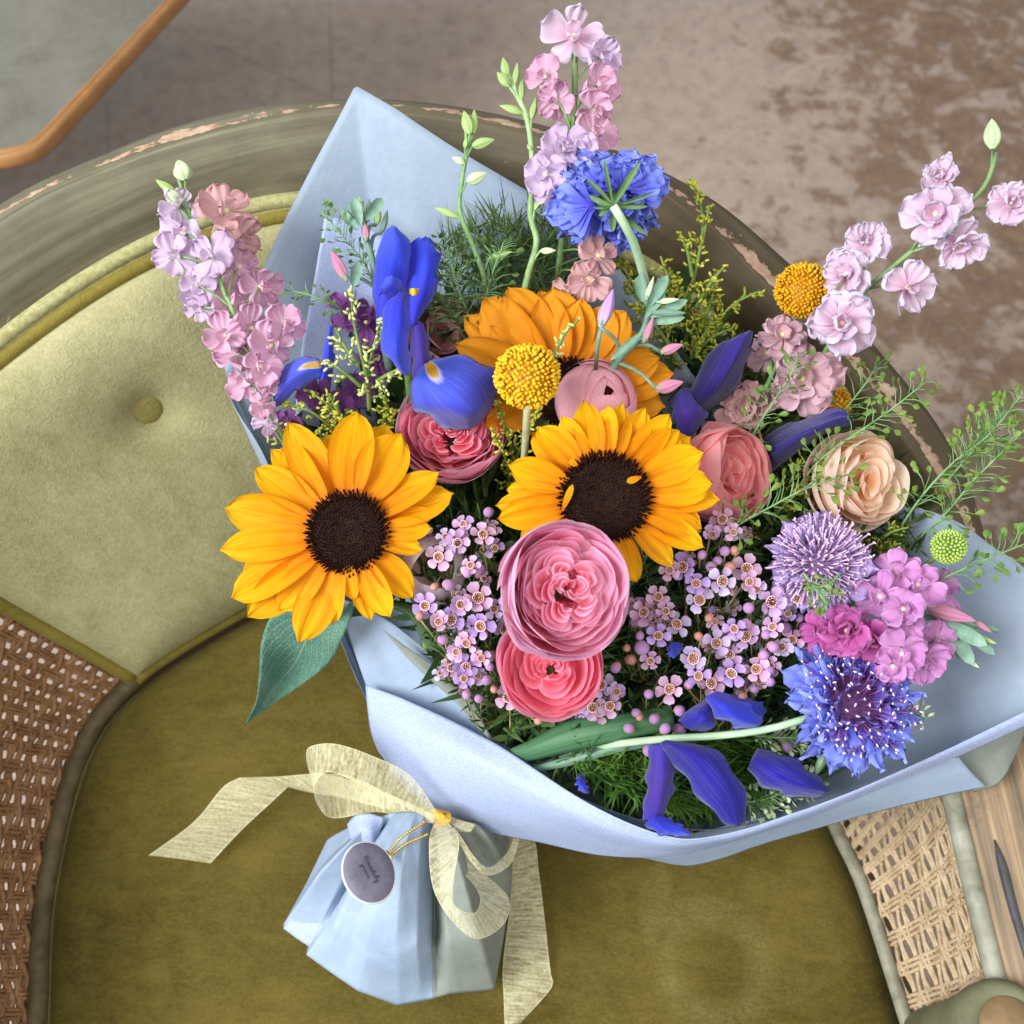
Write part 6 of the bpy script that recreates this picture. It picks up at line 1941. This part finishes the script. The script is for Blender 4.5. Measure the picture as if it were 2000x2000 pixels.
strap("broad green strap leaf under the hot pink rose", [[(980, 1470, .142), (990, 1476, .144), (1005, 1490, .140)], [(1030, 1448, .156), (1040, 1462, .160), (1052, 1482, .154)], [(1110, 1408, .168), (1125, 1436, .172), (1140, 1462, .166)], [(1220, 1392, .176), (1230, 1415, .180), (1238, 1440, .174)], [(1310, 1375, .178), (1315, 1400, .18), (1320, 1425, .176)]], (52, 96, 62), (98, 142, 98))
strap("narrow pale strap leaf alongside the broad one", [[(1030, 1500, .138), (1034, 1504, .139), (1040, 1508, .137)], [(1100, 1480, .154), (1106, 1488, .156), (1112, 1496, .153)], [(1190, 1452, .166), (1196, 1462, .168), (1200, 1472, .165)], [(1268, 1438, .172), (1270, 1448, .174), (1272, 1458, .171)]], (96, 132, 108), (140, 172, 142))
strap("grey green leaf between the sunflower and the waxflower", [[(745, 1170, .185), (760, 1180, .187), (770, 1172, .184)], [(785, 1180, .176), (800, 1200, .178), (825, 1185, .176)], [(815, 1232, .162), (835, 1240, .164), (852, 1230, .162)], [(842, 1275, .152), (848, 1270, .152), (855, 1268, .152)]], (74, 100, 66), (112, 134, 92))
strap("small pointed leaf under the blue scabiosa", [[(1612, 1470, .20), (1616, 1472, .20), (1620, 1474, .20)], [(1598, 1482, .196), (1604, 1488, .199), (1612, 1492, .196)], [(1590, 1512, .188), (1592, 1513, .188), (1595, 1514, .188)]], (110, 146, 100), (166, 190, 150))
strap("long dark leaf behind the large rose and beside the sunflower", [[(985, 1060, .215), (1000, 1055, .22), (1015, 1060, .215)], [(975, 1110, .20), (992, 1120, .205), (1005, 1110, .20)], [(960, 1200, .17), (975, 1210, .17), (990, 1200, .17)]], (60, 84, 66), (96, 120, 92))

# fine ferny growth round the green larkspur and in the depth of the bouquet
def needles_stuff(name, poly, count, hfun, mat, Lr, wr, seed, radial=True, curve=.3):
    r = np.random.default_rng(seed)
    P = np.array(poly, float)
    mn, mx = P.min(0), P.max(0)
    mb = MB()
    got = 0
    while got < count:
        x, y = mn + (mx - mn) * r.random(2)
        ins = False
        j = len(P) - 1
        for i in range(len(P)):
            if (P[i, 1] > y) != (P[j, 1] > y) and x < (P[j, 0] - P[i, 0]) * (y - P[i, 1]) / (P[j, 1] - P[i, 1]) + P[i, 0]:
                ins = not ins
            j = i
        if not ins:
            continue
        got += 1
        p = at(x, y, hfun(x, y, r))
        d = (p - TIE).normalized() if radial else Vector((0, 0, 0))
        d = (d * .6 + Vector(r.normal(size=3)) * .7).normalized()
        L = r.uniform(*Lr)
        w = r.uniform(*wr)
        side = d.cross(Vector(r.normal(size=3))).normalized() * w
        bendv = Vector(r.normal(size=3)) * L * curve * .4
        a, m, e = p, p + d * L * .55 + bendv * .5, p + d * L + bendv
        V = [a - side * .5, a + side * .5, m + side, m - side, e]
        mb.add(([tuple(q) for q in V], [[0, 1, 2, 3], [3, 2, 4]], [(0, 0), (0, 1), (.5, 1), (.5, 0), (1, .5)]))
    return put(name, mb.mesh(name, mat), kind='stuff')


INNER = [(600, 800), (720, 640), (860, 560), (980, 520), (1180, 520), (1330, 560), (1460, 700), (1560, 830), (1620, 900), (1740, 1020), (1640, 1160), (1560, 1320), (1640, 1480), (1560, 1560), (1400, 1585), (1280, 1590), (1120, 1520), (960, 1410), (850, 1270), (800, 1180), (700, 1100), (620, 950)]
needles_stuff("foliage", INNER, 9000, lambda x, y, r: hh(y) - .028 - .07 * r.random() if y < 1380 else np.interp(y, [1380, 1590], [.165, .125]) - .04 * r.random(),
              plain_mat("deep_foliage", (40, 62, 32), (88, 116, 58), 30, trans=.15, vary=0), (.010, .030), (.0008, .0022), 5)
needles_stuff("foliage", INNER, 500, lambda x, y, r: hh(y) - .045 - .05 * r.random() if y < 1380 else .10 - .02 * r.random(), M_LEAF, (.025, .05), (.005, .010), 6)
needles_stuff("fern_foliage", [(1090, 1480), (1250, 1420), (1470, 1440), (1540, 1525), (1400, 1578), (1280, 1572), (1165, 1520)], 3000, lambda x, y, r: np.interp(y, [1420, 1600], [.165, .152]) - .016 * r.random(),
              plain_mat("bright_fern", (40, 78, 24), (100, 140, 52), 60, trans=.2, vary=0), (.008, .022), (.0004, .0009), 7)
needles_stuff("fern_foliage", [(850, 480), (960, 430), (1080, 440), (1150, 540), (1100, 590), (960, 590), (880, 580)], 900, lambda x, y, r: np.interp(y, [430, 600], [.308, .275]) - .015 * r.random(),
              plain_mat("ferny_leaf", (58, 84, 34), (104, 128, 62), 60, trans=.2, vary=0), (.010, .026), (.0003, .0007), 8)
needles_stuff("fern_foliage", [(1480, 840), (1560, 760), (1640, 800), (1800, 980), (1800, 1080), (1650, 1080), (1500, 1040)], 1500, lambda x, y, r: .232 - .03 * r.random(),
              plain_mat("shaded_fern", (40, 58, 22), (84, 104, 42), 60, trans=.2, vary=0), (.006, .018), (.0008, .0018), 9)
